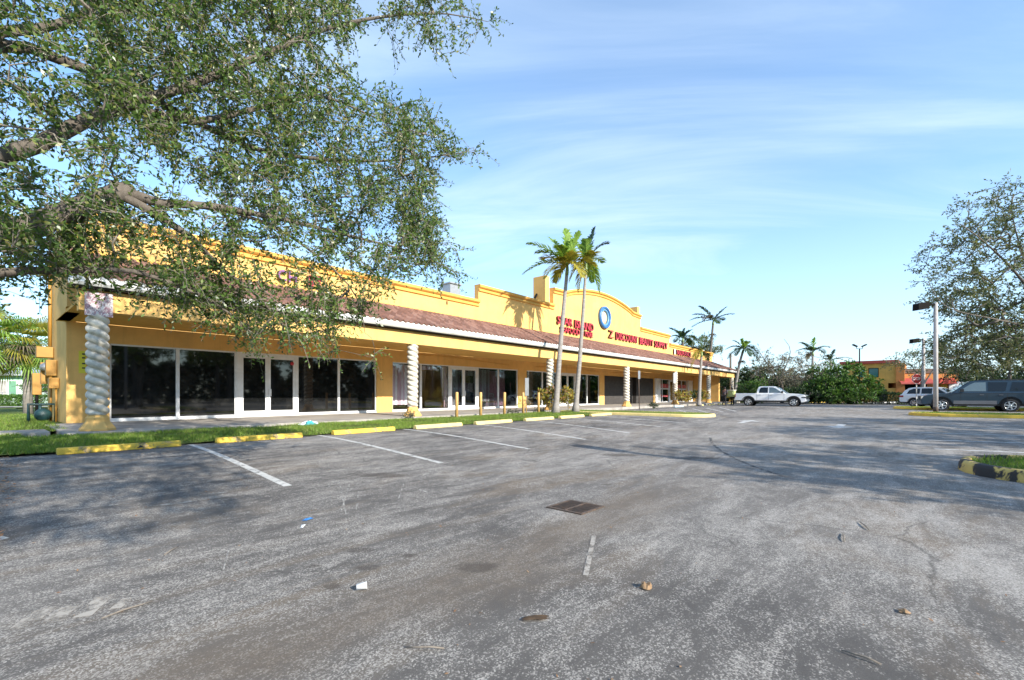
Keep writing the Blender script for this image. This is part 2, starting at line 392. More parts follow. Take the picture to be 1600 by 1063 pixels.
# ------------------------------------------------------------------ world, sun, camera
TO_SUN = Vector((-.10, -1.0, .476)).normalized()
def build_world():
    w = bpy.data.worlds.new('World'); SC.world = w; w.use_nodes = True; nt = w.node_tree
    bg = nt.nodes['Background']
    sk = N(nt, 'ShaderNodeTexSky', sky_type='NISHITA'); sk.sun_disc = False
    sk.sun_elevation = math.asin(TO_SUN.z); sk.sun_rotation = math.atan2(TO_SUN.x, TO_SUN.y)
    sk.altitude = 5; sk.air_density = 1.0; sk.dust_density = .6; sk.ozone_density = 2.2
    tc = N(nt, 'ShaderNodeTexCoord'); sx = N(nt, 'ShaderNodeSeparateXYZ'); L(nt, tc.outputs['Generated'], sx.inputs[0])
    z = math_(nt, 'MAXIMUM', sx.outputs[2], .0); zz = math_(nt, 'ADD', z, .16)
    cb = N(nt, 'ShaderNodeCombineXYZ')
    dx, dy = math_(nt, 'DIVIDE', sx.outputs[0], zz), math_(nt, 'DIVIDE', sx.outputs[1], zz)
    ca, sa = math.cos(math.radians(-56)), math.sin(math.radians(-56))   # the cirrus bands run east-west
    L(nt, math_(nt, 'MULTIPLY', math_(nt, 'ADD', math_(nt, 'MULTIPLY', dx, ca), math_(nt, 'MULTIPLY', dy, sa)), .30), cb.inputs[0])
    L(nt, math_(nt, 'SUBTRACT', math_(nt, 'MULTIPLY', dy, ca), math_(nt, 'MULTIPLY', dx, sa)), cb.inputs[1])
    wisps = noise(nt, cb.outputs[0], 2.1, 10, .6, .7)
    veil = noise(nt, cb.outputs[0], .75, 4, .5, .5)
    f = math_(nt, 'ADD', math_(nt, 'MULTIPLY', wisps, .5), math_(nt, 'MULTIPLY', veil, .7))
    f = ramp(nt, f, [(.44, .03), (.60, .24), (.74, .62)])
    f = math_(nt, 'MULTIPLY', f, ramp(nt, z, [(.0, 1.0), (.3, 1.0), (.75, .8)]))
    # thin cirrus seen edge-on low down adds up to a milky band
    f = math_(nt, 'MAXIMUM', f, ramp(nt, z, [(.0, .70), (.12, .45), (.32, .18), (.55, .02)]))
    base = mix(nt, 1.0, sk.outputs[0], SKYTINT, 'MULTIPLY')
    # thin milky air low down belongs to the day: a constant veil of cirrus
    c = mix(nt, f, base, CLOUDC)
    L(nt, c, bg.inputs[0]); bg.inputs[1].default_value = SKYSTR
    s = bpy.data.lights.new('sun', 'SUN'); s.energy = SUNSTR; s.angle = math.radians(.5); s.color = (1, .93, .82)
    so = bpy.data.objects.new('sun', s); COL.objects.link(so); so.rotation_euler = (-TO_SUN).to_track_quat('-Z', 'Y').to_euler(); so.location = (0, -40, 40)
    cam = bpy.data.cameras.new('camera'); co = bpy.data.objects.new('camera', cam); COL.objects.link(co)
    cam.sensor_width = 36; cam.lens = 36*F0/1600; cam.shift_y = (V0-531.5)/1600; cam.clip_end = 2000; cam.clip_start = .05
    co.location = (0, 0, H); co.rotation_euler = (PI/2, 0, A0-PI/2); SC.camera = co
    SC.view_settings.view_transform = 'Standard'; SC.view_settings.look = 'None'; SC.view_settings.gamma = 1; SC.view_settings.exposure = EXPO
SKYSTR, SUNSTR, EXPO = .15, 4.6, 1.0
SKYTINT, CLOUDC = (.72, .98, 1.12), (3.7, 4.35, 5.05)
build_world()

# ================================================================== THE GROUND
def grid(name, xs, ys, zf, mat, kind='structure'):
    mb = MB(); nx, ny = len(xs), len(ys)
    mb.add([(x, y, zf(x, y)) for y in ys for x in xs],
           [(j*nx+i, j*nx+i+1, (j+1)*nx+i+1, (j+1)*nx+i) for j in range(ny-1) for i in range(nx-1)], True)
    o = link(name, mb.mesh(name), mat); o['kind'] = kind; return o
def rng(a, b, st): n = max(1, round((b-a)/st)); return [a+(b-a)*i/n for i in range(n+1)]
grid('ground', [-400,-120,-40,0,40,90,140,250,600], [-400,-150,-60,-20,10,40,90,200,600], lambda x, y: -.55, GRASSG)
grid('parking_lot', rng(-.1, 30, .5)+rng(32, 90, 2), rng(-46, -8, 2)+rng(-7.5, 14.4, .5), gz, ASPH)
grid('driveway', rng(-60, -3.3, 3), rng(-46, 5.4, 2), lambda x, y: gz(x, y), ASPH)
grid('driveway', rng(-3.3, -.1, .8), rng(-46, 5.4, 1), lambda x, y: gz(x, y), ASPH)
grid('side_road', rng(90, 150, 10), rng(-46, 60, 8), lambda x, y: -.02, ASPH)
def strip_z(x, y): return .03+.05*sstep((y-11.3)/2.0)+.012*math.sin(x*2.1+y*1.7)
grid('grass_strip', rng(.7, 22.9, .4), rng(11.25, 14.62, .3), strip_z, GRASSG)
def side_z(x, y): return .04+.08*sstep((y-12)/4)+.02*math.sin(x*.9)*math.sin(y*.7)
grid('side_lawn', rng(-60, .7, 1.0), rng(11.3, 15.4, .5), side_z, GRASSG)
grid('side_lawn', rng(-60, 1.87, 1.2), rng(16.5, 62, 1.5), side_z, GRASSG)
grid('side_street', rng(-60, 30, 5), rng(46, 49, 1), lambda x, y: .18, CONC)
grid('rear_lawn', rng(-60, 140, 8), rng(62, 120, 8), lambda x, y: .05, GRASSG)
grid('rear_lawn', rng(1.64, 140, 6), rng(25.2, 62, 5), lambda x, y: .05, GRASSG)
grid('end_lawn', rng(60.9, 90, 3), rng(14.4, 25.2, 2), lambda x, y: .03, GRASSG)
# soil bed of the left tree
def bed_z(x, y): return gz(x, y)+.05+.05*math.sin(x*3+y)*math.sin(y*2.3)+.04*sstep((.1-x)/.6)
grid('soil_bed', rng(-3.3, .12, .2), rng(5.4, 11.4, .25), bed_z, DIRT)
# raised walk under the canopy, and the slab running on past the corner
wk = MB().box(1.4, 60.8, 14.6, 19.72, -.3, .15)
bevel(single('walkway', wk, CONC, kind='structure'), .02)
sl = MB().box(-16, 1.2, 15.35, 16.55, -.2, .17)
bevel(single('pavement', sl, CONC, kind='structure'), .03)

# ---- painted lines
def strip(name, p, q, w, mat, dz=.005, n=14, kind='structure'):
    p = Vector((p[0], p[1], 0)); q = Vector((q[0], q[1], 0)); d = (q-p).normalized(); s = Vector((-d.y, d.x, 0))*w/2
    mb = MB(); vs = []
    for i in range(n+1):
        c = p.lerp(q, i/n)
        for k in (s, -s):
            a = c+k; vs.append((a.x, a.y, gz(a.x, a.y)+dz))
    mb.add(vs, [(2*i, 2*i+1, 2*i+3, 2*i+2) for i in range(n)])
    o = link(name, mb.mesh(name), mat); o['kind'] = kind; return o
for (a, b) in (((297,695),(450,760)), ((493,680),(690,724)), ((630,671),(827,702)), ((740,663),(915,687)), ((812,656),(985,677)), ((868,652),(1035,667.5)), ((915,649),(1070,661.5))):
    strip('parking_line', G(*a), G(*b), .11, LINEW)
strip('parking_line', G(0, 845), G(-160, 800), .12, LINEW)
for (a, b) in (((1460,702),(1640,709.5)), ((1450,688),(1640,694)), ((1440,676.5),(1640,682.5)), ((1428,667),(1640,673))):
    strip('parking_line', G(*a), G(*b), .11, LINEW)
for (a, b) in (((1060,641),(1078,646)), ((1082,639),(1106,645)), ((1103,638),(1130,644)), ((1124,637),(1150,643))):
    strip('parking_line', G(*a), G(*b), .12, LINEW, n=4)
# faded direction arrows in the lane: shaft and head as one mark
def arrow(u, v, ang, s=1.0):
    x, y, z = G(u, v); mb = MB()
    pts = [(-.9,-.12),(.2,-.12),(.2,-.42),(1.0,0),(.2,.42),(.2,.12),(-.9,.12)]
    c, si = math.cos(ang), math.sin(ang); vs = [(x+s*(a*c-b*si), y+s*(a*si+b*c), 0) for a, b in pts]
    mb.add([(p[0], p[1], gz(p[0], p[1])+.006) for p in vs], [(0,1,5,6),(2,3,4),(1,2,4,5)])
    o = link('arrow_marking', mb.mesh('arrow_marking'), LINEW); o['kind'] = 'structure'
arrow(1166, 659, 0); arrow(1312, 666, PI)
# old ghost stripes in the foreground, tyre sweep, scuffs
for (a, b, w) in (((30,984),(72,950),.10), ((78,974),(114,947),.10), ((128,965),(166,930),.09), ((180,952),(200,935),.06), ((928,838),(915,900),.04)):
    strip('faded_marking', G(*a), G(*b), w, LINEF, .004, 6)
for (a, b, w) in (((530,752),(541,806),.012), ((546,757),(533,800),.014), ((514,760),(518,786),.010), ((560,768),(557,797),.012), ((632,752),(622,782),.010), ((358,858),(349,892),.012), ((545,806),(541,812),.02), ((760,765),(790,772),.012), ((655,765),(668,770),.03), ((700,748),(720,751),.04), ((250,790),(300,784),.05), ((160,792),(205,786),.06), ((330,772),(352,770),.05)):
    strip('pale_scratch', G(*a), G(*b), w, SCRATCH, .004, 6)
TYREM = paint_mat('tyre_rubber_mark', (.045,.043,.042), .5)
pts = [G(*p) for p in ((1110,684),(1112,692),(1125,704),(1150,718),(1180,730),(1225,745))]
for i in range(len(pts)-1): strip('tyre_mark', pts[i], pts[i+1], .07, TYREM, .004, 4)

# ================================================================== THE SHOPPING PLAZA
YW, YC, YP, YG = 19.65, 15.24, 17.2, 14.8          # shop fronts, columns, parapet, gutter
XL, XR = 1.66, 59.4
plaza = thing('shopping_plaza', 'long low yellow stucco shopping plaza with clay tile canopy and twisted rope columns', 'building', (30, 17, 0))
def W(u): return XY(u, YW)
openings = [(171, 588.8), (613.5, 810), (823, 937), (944.5, 1021.5), (1030.5, 1073.5), (1080.5, 1102)]
TOPZ, SILLZ = 2.72, .19
# wall with real openings
wall = MB(); XS = 1.88; xprev = XS
for a, b in openings:
    wall.box(xprev, W(a), YW, YW+.25, .15, 3.32); wall.box(W(a), W(b), YW, YW+.25, TOPZ, 3.32); xprev = W(b)
wall.box(xprev, XR, YW, YW+.25, .15, 3.32)
part('front_wall', wall, YEL, plaza)
sw = MB().box(XS, XS+.25, YW+.25, 25.0, 0, 6.05).box(XS+.25, XR-.25, 24.75, 25.0, 0, 6.05).box(XR-.25, XR, YW+.25, 25.0, 0, 6.05)
part('side_wall', sw, YEL, plaza)
part('wing_wall', MB().box(58.9, 59.35, 16.55, YW-.003, .15, 3.28), YEL, plaza)
# beam, soffit, gutter, canopy end wall
bevel(part('canopy_beam', MB().box(XL, 60.25, 15.08, 15.42, 3.10, 3.62), YEL, plaza), .012)
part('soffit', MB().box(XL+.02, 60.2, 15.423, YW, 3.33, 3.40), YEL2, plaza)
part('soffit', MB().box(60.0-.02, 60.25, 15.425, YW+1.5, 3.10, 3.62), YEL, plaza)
part('eave_board', MB().box(1.48, 60.4, 14.86, 15.30, 3.625, 3.66), DARKM, plaza)
gut = MB().prism([(14.86,3.67),(14.80,3.67),(14.74,3.73),(14.72,3.90),(14.76,3.905),(14.80,3.76),(14.86,3.74)], 'x', 1.45, 60.5)
part('gutter', gut, WHITE, plaza)
part('fascia_board', MB().box(1.48, 60.4, 14.862, 14.90, 3.665, 3.86), WHITE, plaza)
# tiled roof: barrel tiles in stepped courses
def tiles():
    mb = MB(); pitch = .26; x0, x1 = 1.42, 60.4
    y0, z0, y1, z1 = 14.70, 3.885, YP, 4.99
    L_ = math.hypot(y1-y0, z1-z0); nrow = 9; per = 6
    dy, dz = (y1-y0)/L_, (z1-z0)/L_; ny, nz = -dz, dy
    nx = int((x1-x0)/pitch*per)
    for r in range(nrow):
        s0, s1 = L_*r/nrow, L_*(r+1)/nrow
        vs = []
        hipcut = lambda s: (x1 - s*dy*1.0)
        for s, lift in ((s0, .045), (s1, .012)):
            lim = hipcut(s)
            for i in range(nx+1):
                x = min(x0+pitch*i/per, lim); ph = (i % per)/per
                h = .05*abs(math.sin(PI*ph)) if True else 0
                h = .065*max(0, math.sin(2*PI*ph))+.018*min(0, math.sin(2*PI*ph)) + lift
                vs.append((x, y0+dy*s+ny*h, z0+dz*s+nz*h))
        m = nx+1
        mb.add(vs, [(i, i+1, m+i+1, m+i) for i in range(nx)], True)
        # front lip of the course
        lo = [(v[0], v[1]-ny*.05, v[2]-nz*.05) for v in vs[:m]]
        mb.add(vs[:m]+lo, [(i, m+i, m+i+1, i+1) for i in range(nx)])
    # hip slope at the far end
    vs = [(60.4, y0, z0+.03), (60.4-(y1-y0), y1, z1+.03), (60.4-(y1-y0), 24, z1+.03), (60.4, 24, z0+.03)]
    mb.add(vs, [(0,1,2,3)])
    return mb
part('roof', tiles(), TILE, plaza)
part('ridge_flashing', MB().box(XL, 58.0, YP-.04, YP-.003, 4.97, 5.06), YEL2, plaza)
# parapet with stepped top and the arched centre
def archpts():
    p = []; xa, xb = 24.62, 38.0
    p.append((xa, 8.0))
    for i in range(0, 25):
        t = i/24; x = xa+1.6+(xb-xa-3.2)*t
        p.append((x, 8.06+.72*math.sin(PI*t)**.8))
    p.append((xb, 8.0)); return p
segA, segB, segD, segE = (XL, 17.6, 6.08), (17.6, 24.62, 6.92), (38.0, 44.75, 6.92), (44.75, 58.6, 6.08)
par = MB()
for (a, b, z) in (segA, segB, segD, segE): par.box(a, b, YP, YP+.3, 3.45, z)
ap = archpts()
par.prism([(24.62,3.45)]+ap+[(38.0,3.45)], 'y', YP-.003, YP+.3)
part('parapet', par, YEL, plaza)
part('parapet_return', MB().box(XL, XL+.3, YP+.303, YW+.25, 3.33, 6.05), YEL, plaza)
part('parapet_return', MB().box(58.3, 58.6, YP+.303, 24.7, 3.45, 6.05), YEL, plaza)
# pylons that stand at the arch shoulders
for x in (24.15, 38.05):
    bevel(part('pylon', MB().box(x, x+.46, YP+.305, YP+1.3, 4.2, 8.85), YEL, plaza), .02)
part('brace', MB().tube([(23.3, YP+1.0, 6.5), (24.15, YP+1.0, 7.7)], .07, 6), DARKM, plaza)
# cornices: a rolled top moulding and a lower fillet
def cornice(path, name='cornice'):
    # path: list of (x,z) along the top edge; profile sits in front of and over the parapet
    prof = [(.31,0.0),(.31,.07),(-.10,.07),(-.15,.02),(-.15,-.07),(-.09,-.12),(-.03,-.14),(-.03,-.20),(-.085,-.21),(-.085,-.29),(0-.004,-.31),(-.004,0)]
    mb = MB(); vs = []
    for i, (x, z) in enumerate(path):
        for (dy, dz) in prof: vs.append((x, YP+dy, z+dz))
    m = len(prof); n = len(path)
    fs = [(i*m+k, i*m+(k+1) % m, (i+1)*m+(k+1) % m, (i+1)*m+k) for i in range(n-1) for k in range(m)]
    fs += [tuple(range(m)), tuple(range((n-1)*m, n*m))]
    mb.add(vs, fs); part(name, mb, YEL2, plaza)
for (a, b, z) in (segA, segB, segD, segE): cornice([(a-.06 if a != 17.6 else a-.0, z), (b, z)])
cornice([(x, z+.002) for x, z in ap])
# exposed left end of the step at B, small roof vents
part('weep_hole', MB().box(15.3, 15.38, YP-.012, YP, 5.55, 5.72), DARKM, plaza)
part('weep_hole', MB().box(42.0, 42.08, YP-.012, YP, 5.1, 5.22), DARKM, plaza)

# ---- shop fronts: each glazed bay a window with its pane, doors with handle
def bay(u0, u1, name='window', gmat=GLASS, fw=.055, split=None, label=None):
    x0, x1 = W(u0), W(u1); y = YW+.06
    mb = MB().box(x0, x0+fw, y, y+.09, SILLZ, TOPZ).box(x1-fw, x1, y, y+.09, SILLZ, TOPZ)
    mb.box(x0+fw, x1-fw, y, y+.09, TOPZ-fw, TOPZ).box(x0+fw, x1-fw, y, y+.09, SILLZ, SILLZ+fw*1.3)
    w = part(name, mb, FRAME, plaza, label=label)
    part('pane', MB().box(x0+fw+.001, x1-fw-.001, y+.04, y+.05, SILLZ+fw*1.3+.001, TOPZ-fw-.001), gmat, w)
    return w
def door(u0, u1, hinge, gmat=GLASS, bar=True):
    x0, x1 = W(u0), W(u1); y = YW+.045; st = .10; zt = TOPZ-.12
    mb = MB().box(x0, x0+st, y, y+.06, SILLZ, zt).box(x1-st, x1, y, y+.06, SILLZ, zt)
    mb.box(x0+st, x1-st, y, y+.06, zt-st, zt).box(x0+st, x1-st, y, y+.06, SILLZ, SILLZ+.2)
    d = part('door', mb, FRAME, plaza)
    part('pane', MB().box(x0+st+.001, x1-st-.001, y+.025, y+.035, SILLZ+.201, zt-st-.001), gmat, d)
    if bar: part('push_bar', MB().box(x0+st+.002, x1-st-.002, y+.036, y+.055, 1.16, 1.2), GALV, d)
    hx = x1-st/2 if hinge < 0 else x0+st/2
    hb = MB().box(hx-.06, hx+.06, y-.05, y-.02, .98, 1.26).box(hx-.02, hx+.02, y-.02, y, 1.0, 1.04).box(hx-.02, hx+.02, y-.02, y, 1.2, 1.24)
    part('handle', hb, FRAME, d)
    return d
def jamb(u0, u1, u2, u3):
    x0, x1, x2, x3 = W(u0), W(u1), W(u2), W(u3); y = YW+.03
    mb = MB().box(x0, x1, y, y+.12, SILLZ, TOPZ).box(x2, x3, y, y+.12, SILLZ, TOPZ).box(x1, x2, y, y+.12, TOPZ-.118, TOPZ)
    part('door_frame', mb, FRAME, plaza)
def sill(u0, u1): part('sill', MB().box(W(u0), W(u1), YW+.01, YW+.2, .151, SILLZ-.002), FRAME, plaza)
# first shop, black tinted glass
sill(171, 588.8)
bay(171, 278.6, gmat=GLASS_D); bay(278.6, 370, gmat=GLASS_D); jamb(370, 376.5, 462.5, 465.5)
door(376.7, 419.5, -1, GLASS_D); door(419.7, 462.3, 1, GLASS_D)
bay(465.5, 530.6, gmat=GLASS_D); bay(530.6, 588.8, gmat=GLASS_D)
stk = MB().lathe([(.0, 0), (.075, 0), (.075, .004), (0, .004)], (W(457), YW+.03, 2.36), 20, 'y'); part('door_sticker', stk, RED, plaza)
# second shop, striped drapes behind clear glass
sill(613.5, 810)
bay(613.5, 659); bay(659, 703.3); jamb(703.3, 705, 746, 748)
door(705.2, 725.3, -1); door(725.5, 745.8, 1); bay(748, 780); bay(780, 810)
def drape(u0, u1, zb=.5, zt=2.62, dy=.42, m=None):
    x0, x1 = W(u0), W(u1); n = int((x1-x0)/.05); vs = []
    for z in (zb, zt):
        for i in range(n+1):
            x = x0+(x1-x0)*i/n; vs.append((x, YW+dy+.05*math.sin(x*20), z))
    mb = MB().add(vs, [(i, i+1, n+2+i, n+1+i) for i in range(n)], True)
    part('curtain', mb, m or CURT, plaza)
drape(612, 652); drape(652, 690, 2.42); drape(702, 727, .3); drape(727, 746, 1.2, 1.75); drape(727, 746, 2.2); drape(747, 772, .6)
part('inner_wall', MB().box(W(772), W(802), YW+.75, YW+.8, .3, 2.6), PINKW, plaza)
part('inner_floor', MB().box(W(171), W(1108), YW+.25, 24.7, .1, .16), MAT('pale_inner_floor', (.42,.47,.47), .35, .12, 1), plaza)
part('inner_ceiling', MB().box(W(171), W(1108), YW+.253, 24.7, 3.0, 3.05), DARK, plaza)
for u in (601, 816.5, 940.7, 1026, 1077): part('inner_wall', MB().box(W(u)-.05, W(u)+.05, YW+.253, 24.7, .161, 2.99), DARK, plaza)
# third shop
sill(823, 937)
bay(823, 848.7); bay(848.7, 873); jamb(873, 876.5, 899, 902.5); door(876.7, 887.6, -1); door(887.8, 898.8, 1); bay(902.5, 918.5, gmat=GLASS2); bay(918.5, 937, gmat=GLASS2)
part('inner_wall', MB().box(W(823), W(838), YW+.9, YW+.95, .2, 2.6), MAT('brown_inner_wall', (.16,.07,.05), .8, .2, 1), plaza)
# fourth shop, closed brown shutters
def shutter(u0, u1):
    x0, x1 = W(u0), W(u1); n = int((x1-x0)/.14); mb = MB(); vs = []
    for z in (.16, TOPZ-.02):
        for i in range(4*n+1):
            x = x0+(x1-x0)*i/(4*n); vs.append((x, YW+.05+(.0, .0, .028, .028)[i % 4], z))
    m = 4*n+1; mb.add(vs, [(i, i+1, m+i+1, m+i) for i in range(m-1)])
    mb.box(x0, x1, YW+.085, YW+.1, .15, TOPZ-.01)
    return part('shutter', mb, SHUT, plaza)
shutter(944.5, 989); shutter(994.5, 1021.5)
part('shutter_post', MB().box(W(989), W(994.5), YW+.03, YW+.12, .15, TOPZ-.003), DARKM, plaza)
# fifth shop with white piers and red bands, sixth with brown glazing
for (a, b) in ((1022.5, 1030.3), (1073.7, 1080.3)):
    bevel(part('white_pier', MB().box(W(a), W(b), YW-.16, YW-.004, .15, TOPZ+.05), WHITE, plaza), .02)
sill(1030.5, 1073.5)
bay(1030.5, 1036); bay(1036, 1046); jamb(1046, 1047, 1056, 1057.5); door(1047.1, 1055.9, 1); bay(1057.5, 1066); bay(1066, 1073.5)
RV = MAT('red_window_vinyl', (.50,.06,.075), .5, .2, 1.5, dirt=(.7,.6,.6), dirt_amt=.8, dscale=3)
for (a, b) in ((1030.9, 1035.5), (1036.5, 1045.5), (1058, 1065.5), (1066.5, 1073)):
    for z0, z1, nm, mt in ((1.78, 2.2, 'red_window_band', RV), (.78, .98, 'red_window_band', RV), (1.60, 1.74, 'white_window_band', WHITE)):
        part(nm, MB().box(W(a), W(b), YW+.085, YW+.095, z0, z1), mt, plaza)
sill(1080.5, 1102); bay(1080.5, 1087); bay(1087, 1092); bay(1092, 1102)
# slim conduits on the wall above the shop fronts
for (us, zs) in (((650, 700, 740, 795), (3.18, 3.2, 3.12, 2.98)), ((836, 860, 900, 935), (3.0, 3.12, 3.12, 3.0)), ((953, 975, 975.5, 1010), (2.98, 3.1, 3.1, 2.98))):
    part('conduit', MB().tube([(W(u), YW-.02, z) for u, z in zip(us, zs)], .014, 6), YEL2, plaza)
# ---- twisted rope columns
def rope(r0=.124, amp=.106, z0=.52, z1=3.10, pitch=.205):
    n, m = 40, int((z1-z0)/pitch*10); vs = []
    for j in range(m+1):
        z = z0+(z1-z0)*j/m
        for k in range(n):
            q = 2*PI*k/n; t = ((z-z0)/pitch+2*k/n) % 1.0
            pr = math.sqrt(max(0, 1-(2*t-1)**2))
            fade = min(1, (z-z0)/.08+.35, (z1-z)/.08+.35)
            r = r0+amp*pr*fade; vs.append((r*math.cos(q), r*math.sin(q), z))
    mb = MB().add(vs, [(j*n+k, j*n+(k+1) % n, (j+1)*n+(k+1) % n, (j+1)*n+k) for j in range(m) for k in range(n)], True)
    return mb
RX, SP = 2.02, 9.744
cols = []
for i in range(7):
    x = (RX, 11.72, 21.5, 31.25, 40.95, 50.6, 59.6)[i]
    if i == 0:
        c = link('column', rope().mesh('column'), COLM, plaza)
        bs = MB().lathe([(.36,.15),(.36,.2),(.33,.24),(.25,.36),(.235,.40),(.235,.46),(.20,.50),(.19,.53)], n=8, smooth=False)
        b = link('plinth', bs.mesh('plinth'), YEL, c); b.location = (0,0,.003); b.rotation_euler = (0,0,PI/8)
    else:
        c = cols[0].copy(); COL.objects.link(c); b = cols[0].children[0].copy(); COL.objects.link(b); b.parent = c; c.parent = plaza
    c.location = Vector((x, YC, 0))-plaza.location; c.rotation_euler = (0, 0, i*1.3); cols.append(c)

# ---- letters and ring mounted on the parapet
def text_mesh(s, depth, off=.012, bold=True):
    cu = bpy.data.curves.new('letters', 'FONT'); cu.body = s; cu.extrude = depth/2; cu.offset = off if bold else 0; cu.size = 1; cu.resolution_u = 3
    ob = bpy.data.objects.new('letters', cu); COL.objects.link(ob); bpy.context.view_layer.update()
    dg = bpy.context.evaluated_depsgraph_get(); me = bpy.data.meshes.new_from_object(ob.evaluated_get(dg))
    bpy.data.objects.remove(ob); bpy.data.curves.remove(cu); return me
def sign(name, s, x0, x1, z0, z1, y, depth, face, side, label, cat='sign', parent=None, hook=True):
    me = text_mesh(s, depth)
    co = np.empty(len(me.vertices)*3); me.vertices.foreach_get('co', co); co = co.reshape(-1, 3)
    a, b = co.min(0), co.max(0)
    X = (co[:,0]-a[0])/(b[0]-a[0])*(x1-x0); Z = (co[:,1]-a[1])/(b[1]-a[1])*(z1-z0); Yv = -(co[:,2]-a[2])-.03
    me.vertices.foreach_set('co', np.stack([X, Yv, Z], 1).ravel()); me.update()
    me.materials.clear(); me.materials.append(face); me.materials.append(side)
    for p in me.polygons: p.material_index = 0 if p.normal.y < -.7 else 1
    o = bpy.data.objects.new(name, me); COL.objects.link(o)
    if parent: o.parent = parent; o.location = Vector((x0, y, z0))-root_loc(parent)
    else: o.location = (x0, y, z0); tag(o, label, cat)
    return o
def lettered(words, label, face=RED, side=REDS):
    x0, x1, z0 = words[0][1], words[-1][2], words[0][3]
    t = thing('shop_sign', label, 'sign', (x0, YP, z0))
    for w in words:
        s, a, b, za, zb = w[:5]; fc = w[5] if len(w) > 5 else face
        sign('lettering', s, a, b, za, zb, YP, .14, fc, side, None, parent=t)
    return t
lettered([('STAR', 24.9, 26.75, 5.72, 6.25), ('ISLAND', 27.05, 29.6, 5.68, 6.25), ('SEAFOOD', 25.25, 27.65, 5.22, 5.60), ('&', 27.85, 28.2, 5.22, 5.60), ('MORE', 28.4, 29.5, 5.22, 5.60)], 'two rows of raised red letters beginning STAR ISLAND, left of the blue ring')
lettered([('Z', 31.95, 32.75, 5.48, 6.08, MAT('orange_red_sign_face', (.42,.10,.05), .4, .1, 3)), ('DISCOUNT', 33.15, 37.15, 5.45, 6.05), ('BEAUTY', 37.55, 40.45, 5.45, 6.05), ('SUPPLY', 40.8, 43.9, 5.45, 6.05)], 'raised red letters reading Z DISCOUNT BEAUTY SUPPLY, right of the blue ring')
lettered([('I', 45.6, 45.95, 5.12, 5.62, WHITE), ('NSURANCE', 46.4, 50.6, 5.1, 5.62)], 'raised red INSURANCE letters with a white first letter')
lettered([('C', 7.12, 7.42, 5.17, 5.58, PURP), ('H', 7.50, 7.80, 5.17, 5.58, PURP), ('ST', 8.2, 8.85, 5.17, 5.6, RED)], 'purple and red raised letters half hidden behind the tree leaves')
rg = thing('ring_sign', 'blue round ring mounted high on the arched parapet', 'sign', (31.35, YP, 6.95))
def ringband(prof, c, n=56):
    vs = []
    for k in range(n):
        q = 2*PI*k/n
        for (r, y) in prof: vs.append((c[0]+r*math.cos(q), c[1]+y, c[2]+r*math.sin(q)))
    m = len(prof)
    return MB().add(vs, [(k*m+i, k*m+(i+1) % m, ((k+1) % n)*m+(i+1) % m, ((k+1) % n)*m+i) for k in range(n) for i in range(m)], True)
part('ring', ringband([(.66,-.005),(.66,-.20),(.70,-.24),(.80,-.24),(.86,-.18),(.86,-.005)], (31.35, YP, 6.95)), BLUE, rg)
part('inner_rim', ringband([(.52,-.005),(.52,-.13),(.56,-.16),(.655,-.15),(.655,-.005)], (31.35, YP, 6.95)), BLUE2, rg)
part('backing_disc', MB().lathe([(.50,-.004),(.50,-.02),(0.01,-.02)], (31.35, YP, 6.95), 40, 'y'), MAT('cream_disc', (.70,.58,.40), .7, .08, 3), rg)

# air conditioning unit on the roof, behind the parapet
ax, ay, az = onY(706, 457, 20.0)
t = thing('roof_unit', 'grey box of a rooftop unit behind the parapet left of the tall step', 'air conditioner', (ax, 20, az-.9))
part('casing', MB().box(ax-.4, ax+.4, 19.7, 20.4, az-.9, az+.42), GALV, t)
part('hood', MB().box(ax-.46, ax+.46, 19.62, 20.48, az+.42, az+.5), GALV, t)

# ================================================================== STREET FURNITURE
# wheel stops
def stop_mesh(L_=1.85):
    pr = [(-.09,0),(.09,0),(.075,.075),(.045,.115),(-.045,.115),(-.075,.075)]
    mb = MB().prism(pr, 'x', -L_/2, L_/2); return mb
stop_lab = ['yellow wheel stop with a black triangle mark, the one nearest the first column',
            'yellow wheel stop in front of the first black glazed window bays', 'yellow wheel stop just right of the crumpled cloth in the grass',
            'yellow wheel stop in front of the second twisted column', 'yellow wheel stop in front of the second tan bollard',
            'yellow wheel stop in front of the two palm trunk bollards', 'yellow wheel stop in front of the pair of tall palms', 'yellow wheel stop beside the start of the grass finger island']
smesh = None
for i, (ua, va, ub, vb) in enumerate(((88,711,281,698), (338,692,471,684), (520,680,615,673), (647,669,719,665), (741,662,797,658), (819,656.5,862,654), (874,653,911,650.5), (922,650,953,648))):
    um = (ua+ub)/2; x0, x1 = XY(ua, 11.12), XY(ub, 11.12); xm = (x0+x1)/2; L_ = min(2.1, x1-x0)
    o = single('wheel_stop', stop_mesh(L_), YPAINT if i < 3 else YPAINT2, stop_lab[i], 'wheel stop', 'wheel stops along the grass strip')
    o.location = (xm, 11.12+R_.uniform(-.04,.04), gz(xm, 11.1)+.002); o.rotation_euler = (0, 0, R_.uniform(-.015,.015)); bevel(o, .012)
    if i == 0:
        tri = MB().add([(.18,-.0985,.025),(.30,-.095,.04),(.24,-.088,.078)], [(0,1,2)]).add([(.20,-.06,.1175),(.42,-.03,.1175),(.34,.02,.1175)], [(0,1,2)])
        q = link('painted_mark', tri.mesh('painted_mark'), BLACKP, o)
